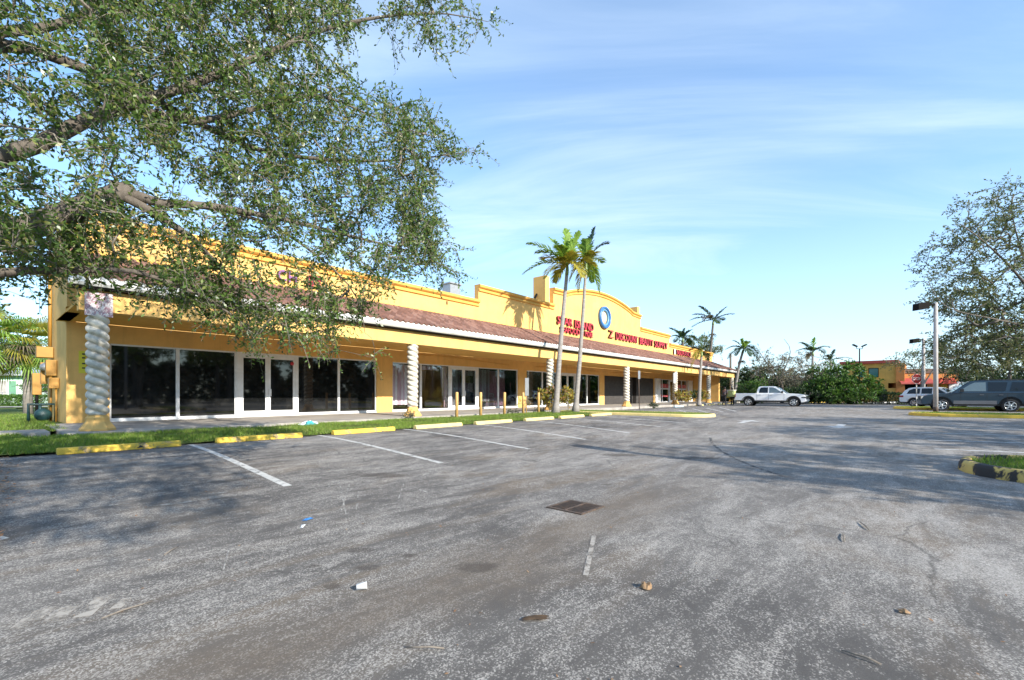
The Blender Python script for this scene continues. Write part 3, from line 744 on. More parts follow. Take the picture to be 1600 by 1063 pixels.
for i, (ua, ub, m, lab) in enumerate(((1044, 1075, BLUEP, 'pale blue wheel stop near the dark sign post'), (1087, 1099, YPAINT2, 'faded wheel stop just right of the pale blue one'), (1105, 1117, YPAINT2, 'faded wheel stop under the small palm'), (1121, 1132, YPAINT2, 'faded wheel stop in front of the yellow wing wall'), (1134, 1147, YPAINT2, 'faded wheel stop at the feet of the two people'))):
    x0, x1 = XY(ua, 13.7), XY(ub, 13.7); o = single('wheel_stop', stop_mesh(1.85), m, lab, 'wheel stop', 'wheel stops at the far shops')
    o.location = ((x0+x1)/2, 13.7, .002); bevel(o, .012)
for i, (u0, u1, lab) in enumerate(((1262, 1292, 'yellow wheel stop just past the pickup nose'), (1296, 1322, 'faded wheel stop below the bright green tree'), (1332, 1359, 'faded wheel stop left of the clipped hedge'), (1377, 1405, 'white wheel stop in front of the clipped hedge'))):
    p = G(u0, 629.6); q = G(u1, 629.6); m = ((p[0]+q[0])/2, (p[1]+q[1])/2)
    o = single('wheel_stop', stop_mesh(2.0), (YPAINT, YPAINT2, COLM, WHITE)[i], lab, 'wheel stop', 'wheel stops before the hedge'); o.location = (m[0], m[1], .002)
    o.rotation_euler = (0, 0, math.atan2(q[1]-p[1], q[0]-p[0])); bevel(o, .012)

# kerbed grass islands
GRASS_AREAS = []
def island(name, outline, h, label, mat, kw=.16):
    # outline: closed list of (x,y); builds a rounded kerb ring and an inner turf sheet
    n = len(outline); P = [Vector((x, y, 0)) for x, y in outline]; mb = MB(); vs = []
    area = sum(P[i].x*P[(i+1) % n].y-P[(i+1) % n].x*P[i].y for i in range(n)); sg = 1 if area > 0 else -1
    prof = [(0,0),(0.012,.7),(.035,.93),(.07,1.0),(kw-.02,1.0),(kw,.93),(kw,.3)]
    inner = []
    for i in range(n):
        d = (P[(i+1) % n]-P[i-1]).normalized(); nn = Vector((-d.y, d.x, 0))*sg
        z0 = gz(P[i].x, P[i].y)-.01
        for (w, t) in prof: q = P[i]+nn*w; vs.append((q.x, q.y, z0+h*t))
        q = P[i]+nn*(kw+.0); inner.append((q.x, q.y))
    m = len(prof)
    mb.add(vs, [(i*m+k, i*m+k+1, ((i+1) % n)*m+k+1, ((i+1) % n)*m+k) for i in range(n) for k in range(m-1)], True)
    o = single(name, mb, mat, label, 'kerb')
    t = MB(); c = (sum(p[0] for p in inner)/n, sum(p[1] for p in inner)/n)
    t.add([(p[0], p[1], gz(*p)+h*.62) for p in inner]+[(c[0], c[1], gz(*c)+h*1.05)], [(i, (i+1) % n, n) for i in range(n)], True)
    tf = link('turf', t.mesh('turf'), GRASSG); tf['kind'] = 'structure'
    GRASS_AREAS.append((inner, h*.8)); return o
def finger(x0, x1, ya, yb, n=10):
    # finger between x0..x1 reaching from y=ya to a rounded tip at y=yb
    r = (x1-x0)/2; cx = (x0+x1)/2; s = 1 if yb > ya else -1; pts = []
    k = max(4, int(abs(yb-ya)/.6))
    for i in range(k): pts.append((x0, ya+(yb-s*r-ya)*i/k))
    for i in range(n+1):
        q = PI*i/n; pts.append((cx-r*math.cos(q), yb-s*r+s*r*math.sin(q)))
    for i in range(1, k+1): pts.append((x1, yb-s*r+(ya-(yb-s*r))*i/k))
    return pts
tipx = G(1114, 652)
island('kerb_island', finger(tipx[0]-.9, tipx[0]+1.4, 14.55, tipx[1]), .15, 'yellow kerb of the grass finger island reaching out from the shop walk', YPAINT2)
ISL = (9.6, 2.2, -.80, .19)
island('kerb_island', finger(ISL[0], ISL[0]+ISL[1], -12, ISL[2]), ISL[3], 'worn yellow and black kerb of the grass island at the right edge', KERBW)
i3 = G(1424, 650)
island('kerb_island', finger(i3[0]-.3, i3[0]+2.6, -16, i3[1]+.1), .16, 'yellow kerb of the grass island under the nearest lamp post', YPAINT)
i4 = G(1406, 639.5)
island('kerb_island', finger(i4[0]-.5, i4[0]+3.0, -16, i4[1]+.4), .16, 'short yellow kerb end seen left of the white car', YPAINT)

# tan bollards
bl = ['tan wooden bollard before the second shop door, leftmost of the row', 'tan bollard second in the row, before the right door leaf of the striped shop', 'tan bollard in the middle of the row, before the pink wall window', 'tan bollard standing in the bare shrub by the grey sign back', 'tan bollard beside the leafy croton shrub, last of the row']
bmb = MB().lathe([(.065,0),(.065,1.08),(.055,1.11),(.02,1.12)], n=16)
b0 = None
for i, u in enumerate((713.5, 751, 788, 817.5, 841.5)):
    x = XY(u, 14.25)
    o = single('bollard', bmb, WOODP, bl[i], 'bollard', 'tan bollards in the grass strip') if i == 0 else dup(b0)
    if i == 0: b0 = o
    else: o['label'] = bl[i]
    o.location = (x, 14.25, .03); o.rotation_euler = (R_.uniform(-.012,.012), R_.uniform(-.012,.012), i)

# sign posts
def signpost(px, vb, y, w, zb, zt, lab, post, plate, h, lean=0):
    x = XY(px, y); t = thing('sign_post', lab, 'sign', (x, y, .03))
    part('post', MB().tube([(0,0,0),(lean,0,zt+.0)], .03, 8), post, t, world=False)
    pm = part('plate', bevel and MB().box(lean-w/2, lean+w/2, -.045, -.035, zb, zt), plate, t, world=False)
    return t
signpost(822.3, 640, 14.35, .30, .95, 1.85, 'grey blank back of a tall sign panel beside the fourth bollard', WOODP, GALV, 1)
signpost(999, 638, 13.2, .32, 2.05, 2.6, 'grey parking sign on a thin rusty leaning post in the grass island', IRON, GALV, 1, -.12)
t = signpost(1053.2, 637, 13.9, .34, 1.95, 2.75, 'white parking sign on a dark post in front of the fifth column', IRON, WHITE, 1)
part('symbol', MB().box(.0, .12, -.049, -.0455, 2.3, 2.6), BLUE, t, world=False)

# lamp posts
def lamp(u, v, f, hgt, lab, hl=.62, arm=.55, r=.115):
    x, y, z = at(u, v, f); z = .02; t = thing('street_lamp', lab, 'lamp post', (x, y, z), rz=math.atan2(CA, -SA))
    part('post', MB().tube([(0,0,0),(0,0,hgt*.5),(0,0,hgt)], [r, r*.92, r*.8], 14), POLE, t, world=False)
    part('base_stain', MB().lathe([(r+.004,.0),(r+.006,.22),(r+.002,.3)], n=14), IRON, t, world=False)
    part('arm', MB().box(-.08, arm, -.045, .045, hgt-.16, hgt-.06), DARKM, t, world=False)
    hd = MB().add([(arm,-.22,hgt-.36),(arm+hl,-.22,hgt-.46),(arm+hl,.22,hgt-.46),(arm,.22,hgt-.36),(arm,-.2,hgt+.02),(arm+hl,-.2,hgt-.06),(arm+hl,.2,hgt-.06),(arm,.2,hgt+.02)],
        [(0,3,2,1),(4,5,6,7),(0,1,5,4),(1,2,6,5),(2,3,7,6),(3,0,4,7)])
    bevel(part('lamp_head', hd, DARKM, t, world=False), .015)
    return t
lamp(1462, 642, 26.4, 6.35, 'nearest concrete lamp post with a dark box head, in the right grass island')
lamp(1443, 632, 43, 6.3, 'smaller looking lamp post behind the stop sign', r=.14)
lx, ly = 8.0, -8.0
t = thing('street_lamp', 'lamp post outside the frame at the right, casting the thin shadow across the lane', 'lamp post', (lx, ly, -.2), rz=PI/2)
part('post', MB().tube([(0,0,0),(0,0,6.2)], [.1,.08], 12), POLE, t, world=False); part('lamp_head', MB().box(0, 1.1, -.2, .2, 5.95, 6.15), DARKM, t, world=False)
x, y, z = at(1343, 620, 60)
t = thing('floodlight_post', 'tall thin post with two upturned floodlights above the orange building', 'lamp post', (x, y, 0), rz=math.atan2(-CA, SA))
part('post', MB().tube([(0,0,0),(0,0,7.1)], [.1,.07], 10), DARKM, t, world=False)
for s in (-1, 1):
    part('arm', MB().tube([(0,0,7.05),(s*.35,0,7.06),(s*.42,0,7.3)], .04, 6), DARKM, t, world=False)
    part('floodlight', MB().prism([(s*.35,7.3),(s*.9,7.55),(s*.85,7.67),(s*.33,7.42)], 'y', -.17, .17), DARKM, t, world=False)
x, y, z = at(1141.5, 575, 95)
t = thing('utility_pole', 'dark utility pole seen just over the far canopy corner', 'pole', (x, y, 0))
part('pole', MB().tube([(0,0,0),(0,0,9.6)], [.25,.2], 8), BARK, t, world=False); part('crossarm', MB().box(-1.0, 1.0, -.08, .08, 9.0, 9.15), BARK, t, world=False)

# stop signs
def stop_sign(u, v, f, w, lab, faded=False, yaw=0.0):
    x, y, z = at(u, v, f); t = thing('stop_sign', lab, 'sign', (x, y, 0), rz=math.atan2(-CA, SA)+yaw)
    # local -y faces the viewer
    r = w/2/math.cos(PI/8)
    oc = lambda k: [(k*r*math.cos(PI/8+i*PI/4), z+k*r*math.sin(PI/8+i*PI/4)) for i in range(8)]
    part('post', MB().box(-.03, .03, -.02, .02, 0, z+w*.4), GALV, t, world=False)
    part('border', MB().prism(oc(1), 'y', -.032, -.022), WHITE if not faded else MAT('sun_bleached_red', (.45,.16,.13), .7, .1, 3), t, world=False)
    part('face', MB().prism(oc(.93), 'y', -.038, -.0325), MAT('stop_red', (.50,.028,.03), .45, .08, 3) if not faded else bpy.data.materials['sun_bleached_red'], t, world=False)
    if not faded:
        me = text_mesh('STOP', .004, .02); co = np.empty(len(me.vertices)*3); me.vertices.foreach_get('co', co); co = co.reshape(-1, 3); a, b = co.min(0), co.max(0)
        X = ((co[:,0]-a[0])/(b[0]-a[0])-.5)*w*.76; Z = ((co[:,1]-a[1])/(b[1]-a[1])-.5)*w*.30+z; Yv = -.039-(co[:,2]-a[2])
        me.vertices.foreach_set('co', np.stack([X, Yv, Z], 1).ravel()); me.materials.clear(); link('lettering', me, WHITE, t)
    return t
stop_sign(1432, 592, 36, .76, 'red octagonal STOP sign with white letters above the white car')
stop_sign(1217.5, 601, 58, .8, 'faded red sign seen side on behind the pickup hood', True, 1.05)

# drain grate
gp = G(899, 793); t = thing('drain_grate', 'rusty iron drain grate set in the asphalt lane', 'drain', (gp[0], gp[1], gp[2]), rz=math.radians(-2)); t.scale = (.60,)*3
part('pit_shade', MB().box(-.36, .36, -.36, .36, -.02, .006), PITSHADE, t, world=False)  # black slab on the asphalt, painting the dark of a hollow
fr = MB()
for (a, b, c, d) in ((-.40,.40,-.40,-.35),(-.40,.40,.35,.40),(-.40,-.35,-.35,.35),(.35,.40,-.35,.35)): fr.box(a, b, c, d, -.02, .022)
part('frame', fr, IRON, t, world=False)
part('centre_bar', MB().box(-.35, .35, -.02, .02, .0, .024), IRON, t, world=False)
gb = MB()
for i in range(11):
    x = -.33+.66*i/10
    for (a, b) in ((-.35,-.021),(.021,.35)): gb.box(x-.013, x+.013, a, b, .0, .02)
part('bars', gb, IRON, t, world=False)

# small litter on the ground
def crumple(w, l, h, seed, n=9):
    r = random.Random(seed); vs = []
    for j in range(n):
        for i in range(n):
            a, b = i/(n-1)-.5, j/(n-1)-.5; e = max(0, 1-(2*abs(a))**3)*max(0, 1-(2*abs(b))**3)
            vs.append((a*w*(1+.25*r.uniform(-1,1)), b*l*(1+.25*r.uniform(-1,1)), .006+h*e*r.uniform(.15,1)))
    return MB().add(vs, [(j*n+i, j*n+i+1, (j+1)*n+i+1, (j+1)*n+i) for j in range(n-1) for i in range(n-1)], False)
def lay(o, p, rz=0): o.location = (p[0], p[1], p[2]+.004); o.rotation_euler = (0, 0, rz); return o
CLOTH = MAT('white_cloth', (.62,.65,.68), .9, .12, 6); TEAL = MAT('teal_cloth', (.05,.30,.34), .9, .2, 6)
p = G(487, 668); t = thing('cloth_bundle', 'crumpled white and teal cloth dumped in the grass before the glass doors', 'cloth', (p[0], p[1]+.15, .07))
part('white_cloth', crumple(.62, .32, .16, 3), CLOTH, t, world=False); q = part('teal_cloth', crumple(.40, .26, .16, 5), TEAL, t, world=False); q.location = (-.06,-.16,.0)
o = single('cup', MB().lathe([(.018,0),(.024,.062),(.026,.066),(.0,.066)], n=14), WHITE, 'small crushed white paper cup lying in the near lane', 'cup'); lay(o, G(557, 924), .4); o.rotation_euler = (PI/2*.96, 0, 1.0); o.location.z += .024
lay(single('wrapper', crumple(.10, .05, .018, 8, 5), MAT('blue_wrapper', (.03,.16,.42), .5, .1, 5), 'torn blue wrapper on the asphalt left of centre', 'wrapper'), G(481, 813), .3)
lay(single('wrapper', crumple(.11, .035, .02, 9, 5), CLOTH, 'small white paper scraps near the blue wrapper', 'paper'), G(473, 824), .9)
lay(single('dry_leaf', crumple(.05, .15, .02, 12, 5), MAT('dark_dry_leaf', (.05,.03,.015), .8, .2, 8), 'dark curled dry leaf low in the middle of the lane', 'leaf'), G(836, 968), .9)
lay(single('dry_leaf', crumple(.09, .08, .06, 14, 6), MAT('tan_dry_leaf', (.27,.17,.09), .8, .25, 8), 'crumpled tan dry leaf on the lane below the drain grate', 'leaf'), G(1009, 919), .2)
lay(single('dry_leaf', crumple(.05, .05, .02, 15, 5), bpy.data.materials['tan_dry_leaf'], 'small yellowish leaf alone on the lower right asphalt', 'leaf'), G(1413, 958), .2)
def stick(u, v, l, a, lab):
    p = G(u, v); c, s = math.cos(a)*l/2, math.sin(a)*l/2
    m = MB().tube([(-c,-s,.006),(-c*.2,-s*.3,.014),(c*.4,s*.3,.010),(c,s,.006)], [.004,.006,.005,.003], 5)
    o = single('twig', m, TWIG, lab, 'twig'); lay(o, p)
stick(1318, 841, .28, .1, 'thin pale twig on the asphalt right of centre'); stick(1350, 823, .3, .3, 'longer thin twig near the edge of the tree shade'); stick(1345, 1030, .16, 1.4, 'short curved twig low on the right asphalt')
stick(268, 862, .22, .9, 'small dark twig on the asphalt at the left'); stick(200, 955, .25, .2, 'brown twig beside the old ghost stripes'); stick(664, 1015, .2, 2.2, 'straw coloured twig near the bottom centre')
lay(single('stone', crumple(.30, .22, .16, 21, 6), MAT('pinkish_stone', (.42,.24,.20), .9, .2, 6), 'pinkish broken stone at the edge of the leaf bed', 'stone'), (.05, 9.9, .06), .2)
# loose bits: countless leaf scraps as one scatter
def scatter_leaves(name, pts, size, mat, lift=.004, tilt=.5):
    n = len(pts); P = np.array(pts); ang = NR.uniform(0, 2*PI, n); s = NR.uniform(.5, 1.2, n)*size
    ax = np.stack([np.cos(ang), np.sin(ang), NR.uniform(-tilt, tilt, n)], 1)*s[:,None]; bx = np.stack([-np.sin(ang), np.cos(ang), NR.uniform(-tilt, tilt, n)], 1)*s[:,None]*.42
    V = np.stack([P-ax, P+bx, P+ax, P-bx], 1); V[:,:,2] += lift+size*tilt*.4
    return rawquads(name, V.reshape(-1, 3), mat)
def rawquads(name, V, mat, k=4, parent=None, smooth=False):
    n = len(V)//k; me = bpy.data.meshes.new(name); me.vertices.add(len(V)); me.vertices.foreach_set('co', np.ascontiguousarray(V, dtype=np.float32).ravel())
    me.loops.add(n*k); me.loops.foreach_set('vertex_index', np.arange(n*k, dtype=np.int32)); me.polygons.add(n)
    me.polygons.foreach_set('loop_start', np.arange(0, n*k, k, dtype=np.int32)); me.polygons.foreach_set('loop_total', np.full(n, k, dtype=np.int32))
    me.update(); me.validate(); o = link(name, me, mat, parent); return o
pts = []
for _ in range(11000):
    x, y = NR.uniform(-3.1, .16), NR.uniform(5.5, 11.3)
    pts.append((x, y, bed_z(x, y)))
for _ in range(420):
    y = NR.uniform(7.0, 12.0); x = abs(NR.normal(0, .16))+.08; pts.append((x, y, gz(x, y)+.01))
o = scatter_leaves('leaf_litter', pts, .027, LITTER, .01, .5); o['kind'] = 'stuff'; o['label'] = 'dry brown leaf litter on the bed at the left edge'
pts = []
for _ in range(950):
    x, y = NR.uniform(.3, 16), NR.uniform(-4, 11)
    pts.append((x, y, gz(x, y)))
o = scatter_leaves('leaf_scraps', pts, .014, LITTER, .004, .4); o['kind'] = 'stuff'; o['label'] = 'tiny dry leaf scraps strewn over the asphalt'

# wall mounted things at the left corner
t = thing('wall_notice', 'yellow notice panel on the wall behind the first column', 'sign', (W(127), YW, 1.6))
part('panel', MB().box(W(123), W(134), YW-.02, YW-.003, 1.72, 2.42), MAT('yellow_notice', (.62,.56,.04), .5, .08, 3), t)
nb = MB()
for z in (2.3, 2.18, 2.0, 1.86): nb.box(W(128), W(133), YW-.024, YW-.0205, z, z+.045)
part('text_lines', nb, BLACKP, t)
t = thing('post_notice', 'pale graffitied plywood panel at the head of the first column', 'sign', (RX, 15.05, 3.1))
def graf():
    m, nt, p = nodes('graffiti_board'); v = coords(nt)
    c = mix(nt, ramp(nt, noise(nt, v, 9, 6, .7, 2), [(.46,0),(.52,1)]), (.62,.58,.57), (.34,.20,.23))
    c = mix(nt, ramp(nt, noise(nt, v, 14, 4, .6, 3), [(.60,0),(.63,1)]), c, (.03,.03,.03)); L(nt, c, p.inputs['Base Color']); p.inputs['Roughness'].default_value = .8
    return m
part('panel', MB().box(RX-.26, RX+.26, 15.02, 15.076, 2.98, 3.56), graf(), t)
def meter(nm, lab, y, x0, x1, z0, z1, dep, mat):
    t = thing(nm, lab, 'utility box', (x1, y, z0)); bevel(part('case', MB().box(x0, x1, y, y+dep, z0, z1), mat, t), .015); return t
OCH = MAT('ochre_painted_steel', (.36,.185,.03), .6, .15, 3, dirt=(.2,.12,.05), dirt_amt=.5)
def slant(u, X):  # y on the side wall plane x=X for image column u
    k = (u-U0)/F0; return X*(SA-CA*k)/(CA+SA*k)
def zat(v, x, y): return H-(v-V0)/F0*(x*CA+y*SA)
t = meter('meter_box', 'upper ochre electrical box on the side wall', 22.9, 1.22, 1.64, zat(558,1.4,22.9), zat(541,1.4,22.9), .5, OCH)
part('conduit', MB().tube([(1.56,22.95,zat(541,1.5,23)),(1.56,22.95,5.6)], .05, 8), OCH, t)
t = meter('meter_box', 'middle ochre electrical box below the upper one', 21.9, 1.38, 1.64, zat(587,1.5,21.9), zat(562,1.5,21.9), .4, OCH)
part('conduit', MB().tube([(1.5,22.0,.1),(1.5,22.0,zat(587,1.5,22))], .035, 8), OCH, t)
t = meter('meter_box', 'lower ochre electrical box nearest the front corner', 21.3, 1.40, 1.64, zat(607,1.5,21.3), zat(590,1.5,21.3), .35, OCH)
part('conduit', MB().tube([(1.58,21.4,.1),(1.58,21.4,zat(607,1.5,21.4))], .03, 8), OCH, t)
t = meter('meter_box', 'tall narrow ochre panel at the back of the meter group', 23.9, 1.18, 1.42, zat(617,1.3,23.9), zat(583,1.3,23.9), .4, OCH)
part('conduit', MB().tube([(1.3,24,.1),(1.3,24,zat(617,1.3,24))], .045, 8), DARKM, t)
t = thing('meter', 'round glass electric meter between the ochre boxes', 'meter', (1.4, 22.4, 2.0))
part('body', MB().lathe([(.13,22.25),(.13,22.32),(.15,22.33),(.15,22.6)], (1.42, 0, zat(573,1.42,22.4)), 18, 'y'), GALV, t)
part('socket', MB().box(1.3, 1.64, 22.6, 22.8, zat(600,1.4,22.6), zat(566,1.4,22.6)), OCH, t)
for o in bpy.data.objects:
    if o.parent is None and o.name.split('.')[0] in ('meter_box', 'meter'): o.location.x += .225
# water valve set in the side lawn
vx, vy, _ = at(66, 650, 15.2); t = thing('water_valve', 'dark green water backflow valve in a pipe frame on the side lawn', 'valve', (vx, vy, .1), rz=.1)
GRN = MAT('dark_green_valve_paint', (.012,.045,.05), .5, .2, 6)
part('pipe_frame', MB().tube([(-.32,0,0),(-.32,0,.62),(.32,0,.62),(.32,0,.0)], .045, 8).tube([(-.05,0,.6),(-.05,0,.15)], .04, 8), GRN, t, world=False)
part('valve_body', MB().lathe([(.05,-.2),(.17,-.16),(.22,0),(.17,.16),(.05,.2)], (.02,0,.27), 16, 'y'), GRN, t, world=False)
part('hand_wheel', MB().lathe([(.10,.0),(.11,.02),(.02,.03)], (.02,0,.60), 14), GRN, t, world=False)
part('pipe', MB().tube([(.32,0,.45),(.62,.05,.45),(.62,.05,.0)], .05, 8), GRN, t, world=False)

# a white chair and dim furniture inside the striped shop
t = thing('chair', 'white slatted chair inside the striped shop window', 'chair', (W(775), YW+.5, .16))
cx = W(775)
part('seat', MB().box(cx-.3, cx+.5, YW+.42, YW+.66, .75, .80), WHITE, t)
part('backrest', MB().box(cx-.3, cx+.5, YW+.655, YW+.69, 1.05, 1.12).box(cx-.3, cx+.5, YW+.655, YW+.69, .88, .94), WHITE, t)
for s in (-.28, .44):
    part('leg', MB().box(cx+s, cx+s+.05, YW+.43, YW+.48, .161, .749), WHITE, t); part('leg', MB().box(cx+s, cx+s+.05, YW+.62, YW+.654, .161, 1.12), WHITE, t)

# ================================================================== VEHICLES  (local +x forward, origin on the ground)
def arc(cx, cz, r, a0, a1, n=10): return [(cx+r*math.cos(a0+(a1-a0)*i/n), cz+r*math.sin(a0+(a1-a0)*i/n)) for i in range(n+1)]
def wheel(t, x, y, r, w, spokes=6):
    s = 1 if y > 0 else -1
    wh = part('wheel', MB().lathe([(r*.66,-w*.42),(r*.70,-w*.5),(r*.93,-w*.5),(r,-w*.36),(r,w*.36),(r*.93,w*.5),(r*.70,w*.5),(r*.66,w*.42)], (x,y,r), 28, 'y'), TYRE, t, world=False)
    rm = MB().lathe([(r*.69,s*w*.40),(r*.67,s*w*.52),(r*.62,s*w*.52),(r*.60,s*w*.30),(r*.2,s*w*.30)], (x,y,r), 28, 'y')
    part('rim', rm, RIM, wh, world=False)
    sp = MB()
    for k in range(spokes):
        q = 2*PI*k/spokes+.2; c, si = math.cos(q), math.sin(q); ww = r*.10
        pts = [(x+c*r*.08-si*ww, r+si*r*.08+c*ww), (x+c*r*.08+si*ww, r+si*r*.08-c*ww), (x+c*r*.63+si*ww*.8, r+si*r*.63-c*ww*.8), (x+c*r*.63-si*ww*.8, r+si*r*.63+c*ww*.8)]
        sp.prism(pts, 'y', y+s*w*.32, y+s*w*.50)
    sp.lathe([(r*.16,s*w*.3),(r*.15,s*w*.53),(r*.02,s*w*.53)], (x,y,r), 14, 'y')
    part('spokes', sp, RIM, wh, world=False)
    hb = MB().lathe([(r*.58,s*w*.20),(r*.57,s*w*.29),(.01,s*w*.29)], (x,y,r), 20, 'y'); part('brake_shadow', hb, BLACKP, wh, world=False)
def vehicle(name, label, loc, rz, body, wbx, wr, arch, W_, green, top_in, paint, windows, wind, rear, bevw=.05):
    """body: side outline (x,z) listed from the rear bottom over the top to the front bottom; arches are cut into the bottom edge"""
    t = thing(name, label, 'pickup' if name == 'pickup_truck' else 'car', loc, rz)
    zb = body[0][1]; out = list(body)
    fx, rx = wbx
    a = lambda x: arc(x, wr*1.02, arch, math.asin((zb-wr*1.02)/arch), PI-math.asin((zb-wr*1.02)/arch), 12)
    out += a(fx)+a(rx)
    mb = MB().prism(out, 'y', -W_/2, W_/2)
    b = part('body', mb, paint, t, world=False); bevel(b, bevw, 3, 28)
    part('wheel_well', MB().box(rx-arch*1.02, fx+arch*1.02, -W_/2+.12, W_/2-.12, zb+.02, wr*1.02+arch*.98), BLACKP, t, world=False)
    part('underbody', MB().box(body[0][0]+.15, body[-1][0]-.15, -W_/2+.16, W_/2-.16, zb-.10, zb+.06), BLACKP, t, world=False)
    # cabin
    zbelt, zroof = green[0][1], max(p[1] for p in green)
    yb, yt = W_/2-.05, W_/2-top_in
    yz = lambda z: yb+(yt-yb)*(z-zbelt)/(zroof-zbelt)
    n = len(green); vs = [(x, -yz(z), z) for x, z in green]+[(x, yz(z), z) for x, z in green]
    fs = [tuple(range(n)), tuple(range(2*n-1, n-1, -1))]+[(i, i+n, (i+1) % n+n, (i+1) % n) for i in range(n)]
    bevel(part('cabin', MB().add(vs, fs), paint, t, world=False), bevw*.9, 3, 28)
    for wq in windows:
        pts, nm, mt = wq
        for s in (-1, 1):
            mb = MB().add([(x, s*(yz(z)+.010), z) for x, z in pts]+[(x, s*(yz(z)-.02), z) for x, z in pts], [tuple(range(len(pts)))]+[(i, (i+1) % len(pts), (i+1) % len(pts)+len(pts), i+len(pts)) for i in range(len(pts))])
            part(nm, mb, mt, t, world=False)
    for (nm, (x0, z0), (x1, z1), mt) in (wind, rear):
        d = Vector((x1-x0, z1-z0)).normalized(); nx, nz = d.y, -d.x
        if (nm == 'windscreen') != (nx > 0): nx, nz = -nx, -nz
        e = .012
        mb = MB().add([(x0+nx*e, -(yz(z0)-.10), z0+nz*e), (x0+nx*e, yz(z0)-.10, z0+nz*e), (x1+nx*e, yz(z1)-.09, z1+nz*e), (x1+nx*e, -(yz(z1)-.09), z1+nz*e)], [(0,1,2,3)])
        part(nm, mb, mt, t, world=False)
    for x in (fx, rx):
        for s in (-1, 1): wheel(t, x, s*(W_/2-.15), wr, .27)
    return t, yz
def side_boxes(t, nm, W_, x0, x1, z0, z1, mat, e=.008, both=True):
    for s in (-1, 1): part(nm, MB().box(x0, x1, min(s*(W_/2-.02), s*(W_/2+e)), max(s*(W_/2-.02), s*(W_/2+e)), z0, z1), mat, t, world=False)

# white crew cab pickup, nose out
W_ = 2.02
px, py, _ = at(1206.5, 633, 41)
body = [(-2.98,.56),(-3.04,.62),(-3.05,1.20),(-3.0,1.24),(-1.16,1.24),(-1.14,1.20),(1.20,1.20),(1.5,1.22),(2.2,1.17),(2.66,1.10),(2.80,.98),(2.84,.62),(2.74,.44),(2.5,.40)]
green = [(-1.16,1.15),(-1.13,1.55),(-1.02,1.82),(-.85,1.90),(.15,1.91),(.40,1.86),(1.30,1.20),(1.30,1.15)]
wins = [([(-.95,1.28),(-.93,1.55),(-.82,1.79),(-.20,1.80),(-.20,1.28)],'rear_side_window',CARGLASS), ([(-.10,1.28),(-.10,1.80),(.22,1.79),(.42,1.70),(.98,1.30),(.98,1.28)],'front_side_window',CARGLASS2)]
t, yz = vehicle('pickup_truck', 'white crew cab pickup truck parked nose out at the far end of the plaza', (px, py, -.02), -PI/2+.02, body, (1.88,-1.87), .41, .52, W_, green, .20, CARWHITE, wins,
    ('windscreen', (.42,1.85), (1.28,1.22), CARGLASS2), ('rear_window', (-1.145,1.35), (-1.04,1.80), CARGLASS), .045)
t.scale = (.94,)*3
part('bed_floor', MB().box(-2.95, -1.2, -.85, .85, 1.242, 1.25), BLACKP, t, world=False)
side_boxes(t, 'door_gap', W_, -1.135, -1.12, .60, 1.19, BLACKP, .004); side_boxes(t, 'door_gap', W_, -.155, -.14, .60, 1.19, BLACKP, .004); side_boxes(t, 'door_gap', W_, 1.12, 1.132, .62, 1.19, BLACKP, .004)
side_boxes(t, 'handle', W_, -.98, -.78, 1.06, 1.10, GALV, .03); side_boxes(t, 'handle', W_, -.05, .17, 1.06, 1.10, GALV, .03)
side_boxes(t, 'rocker', W_, -1.2, 1.25, .44, .56, BLACKP, -.01)
for s in (-1, 1):
    part('wing_mirror', bevel and MB().box(.92, 1.06, s*1.0-.0 if s > 0 else s*1.24, s*1.24 if s > 0 else s*1.0, 1.24, 1.44), BLACKP, t, world=False)
    part('headlight', MB().box(2.62, 2.83, s*.98 if s < 0 else .62, -.62 if s < 0 else .98, .98, 1.07), LAMPC, t, world=False)
    part('side_lamp', MB().box(2.5, 2.845, s*1.015 if s < 0 else .70, -.70 if s < 0 else 1.015, .80, .90), BLACKP, t, world=False)
    part('tail_light', MB().box(-3.06, -2.99, s*1.02 if s < 0 else .86, -.86 if s < 0 else 1.02, .86, 1.18), LAMPR, t, world=False)
    for x in (1.88, -1.87):
        a = arc(x, .41, .53, .12, PI-.12, 14); b = arc(x, .41, .60, PI-.12, .12, 14)
        part('arch_trim', MB().prism(a+b, 'y', s*(W_/2-.02), s*(W_/2+.014)), BLACKP, t, world=False)
part('grille', MB().box(2.76, 2.855, -.62, .62, .72, 1.0), BLACKP, t, world=False); part('grille_bar', MB().box(2.80, 2.87, -.9, .9, .90, .955), CHROME, t, world=False)
part('front_bumper', MB().box(2.6, 2.90, -.95, .95, .50, .66), CARWHITE, t, world=False); part('lower_valance', MB().box(2.4, 2.84, -.9, .9, .33, .45), BLACKP, t, world=False)
part('rear_bumper', MB().box(-3.16, -3.0, -.98, .98, .56, .72), CHROME, t, world=False)

# blue grey full size SUV
W_ = 1.98
px, py, _ = at(1518, 641, 28.9)
body = [(-2.62,.46),(-2.70,.60),(-2.72,1.14),(-2.66,1.20),(.85,1.17),(1.5,1.13),(2.12,1.05),(2.38,.96),(2.46,.80),(2.50,.70),(2.46,.46),(2.3,.40)]
green = [(-2.66,1.12),(-2.64,1.50),(-2.55,1.82),(-2.40,1.90),(-.2,1.92),(.18,1.88),(1.02,1.17),(1.02,1.12)]
wins = [([(-2.50,1.26),(-2.44,1.70),(-2.36,1.78),(-1.62,1.80),(-1.50,1.26)],'cargo_window',CARGLASS), ([(-1.32,1.26),(-1.42,1.80),(-.60,1.81),(-.60,1.26)],'rear_side_window',CARGLASS),
        ([(-.50,1.26),(-.50,1.81),(-.02,1.80),(.20,1.68),(.68,1.28),(.68,1.26)],'front_side_window',CARGLASS2)]
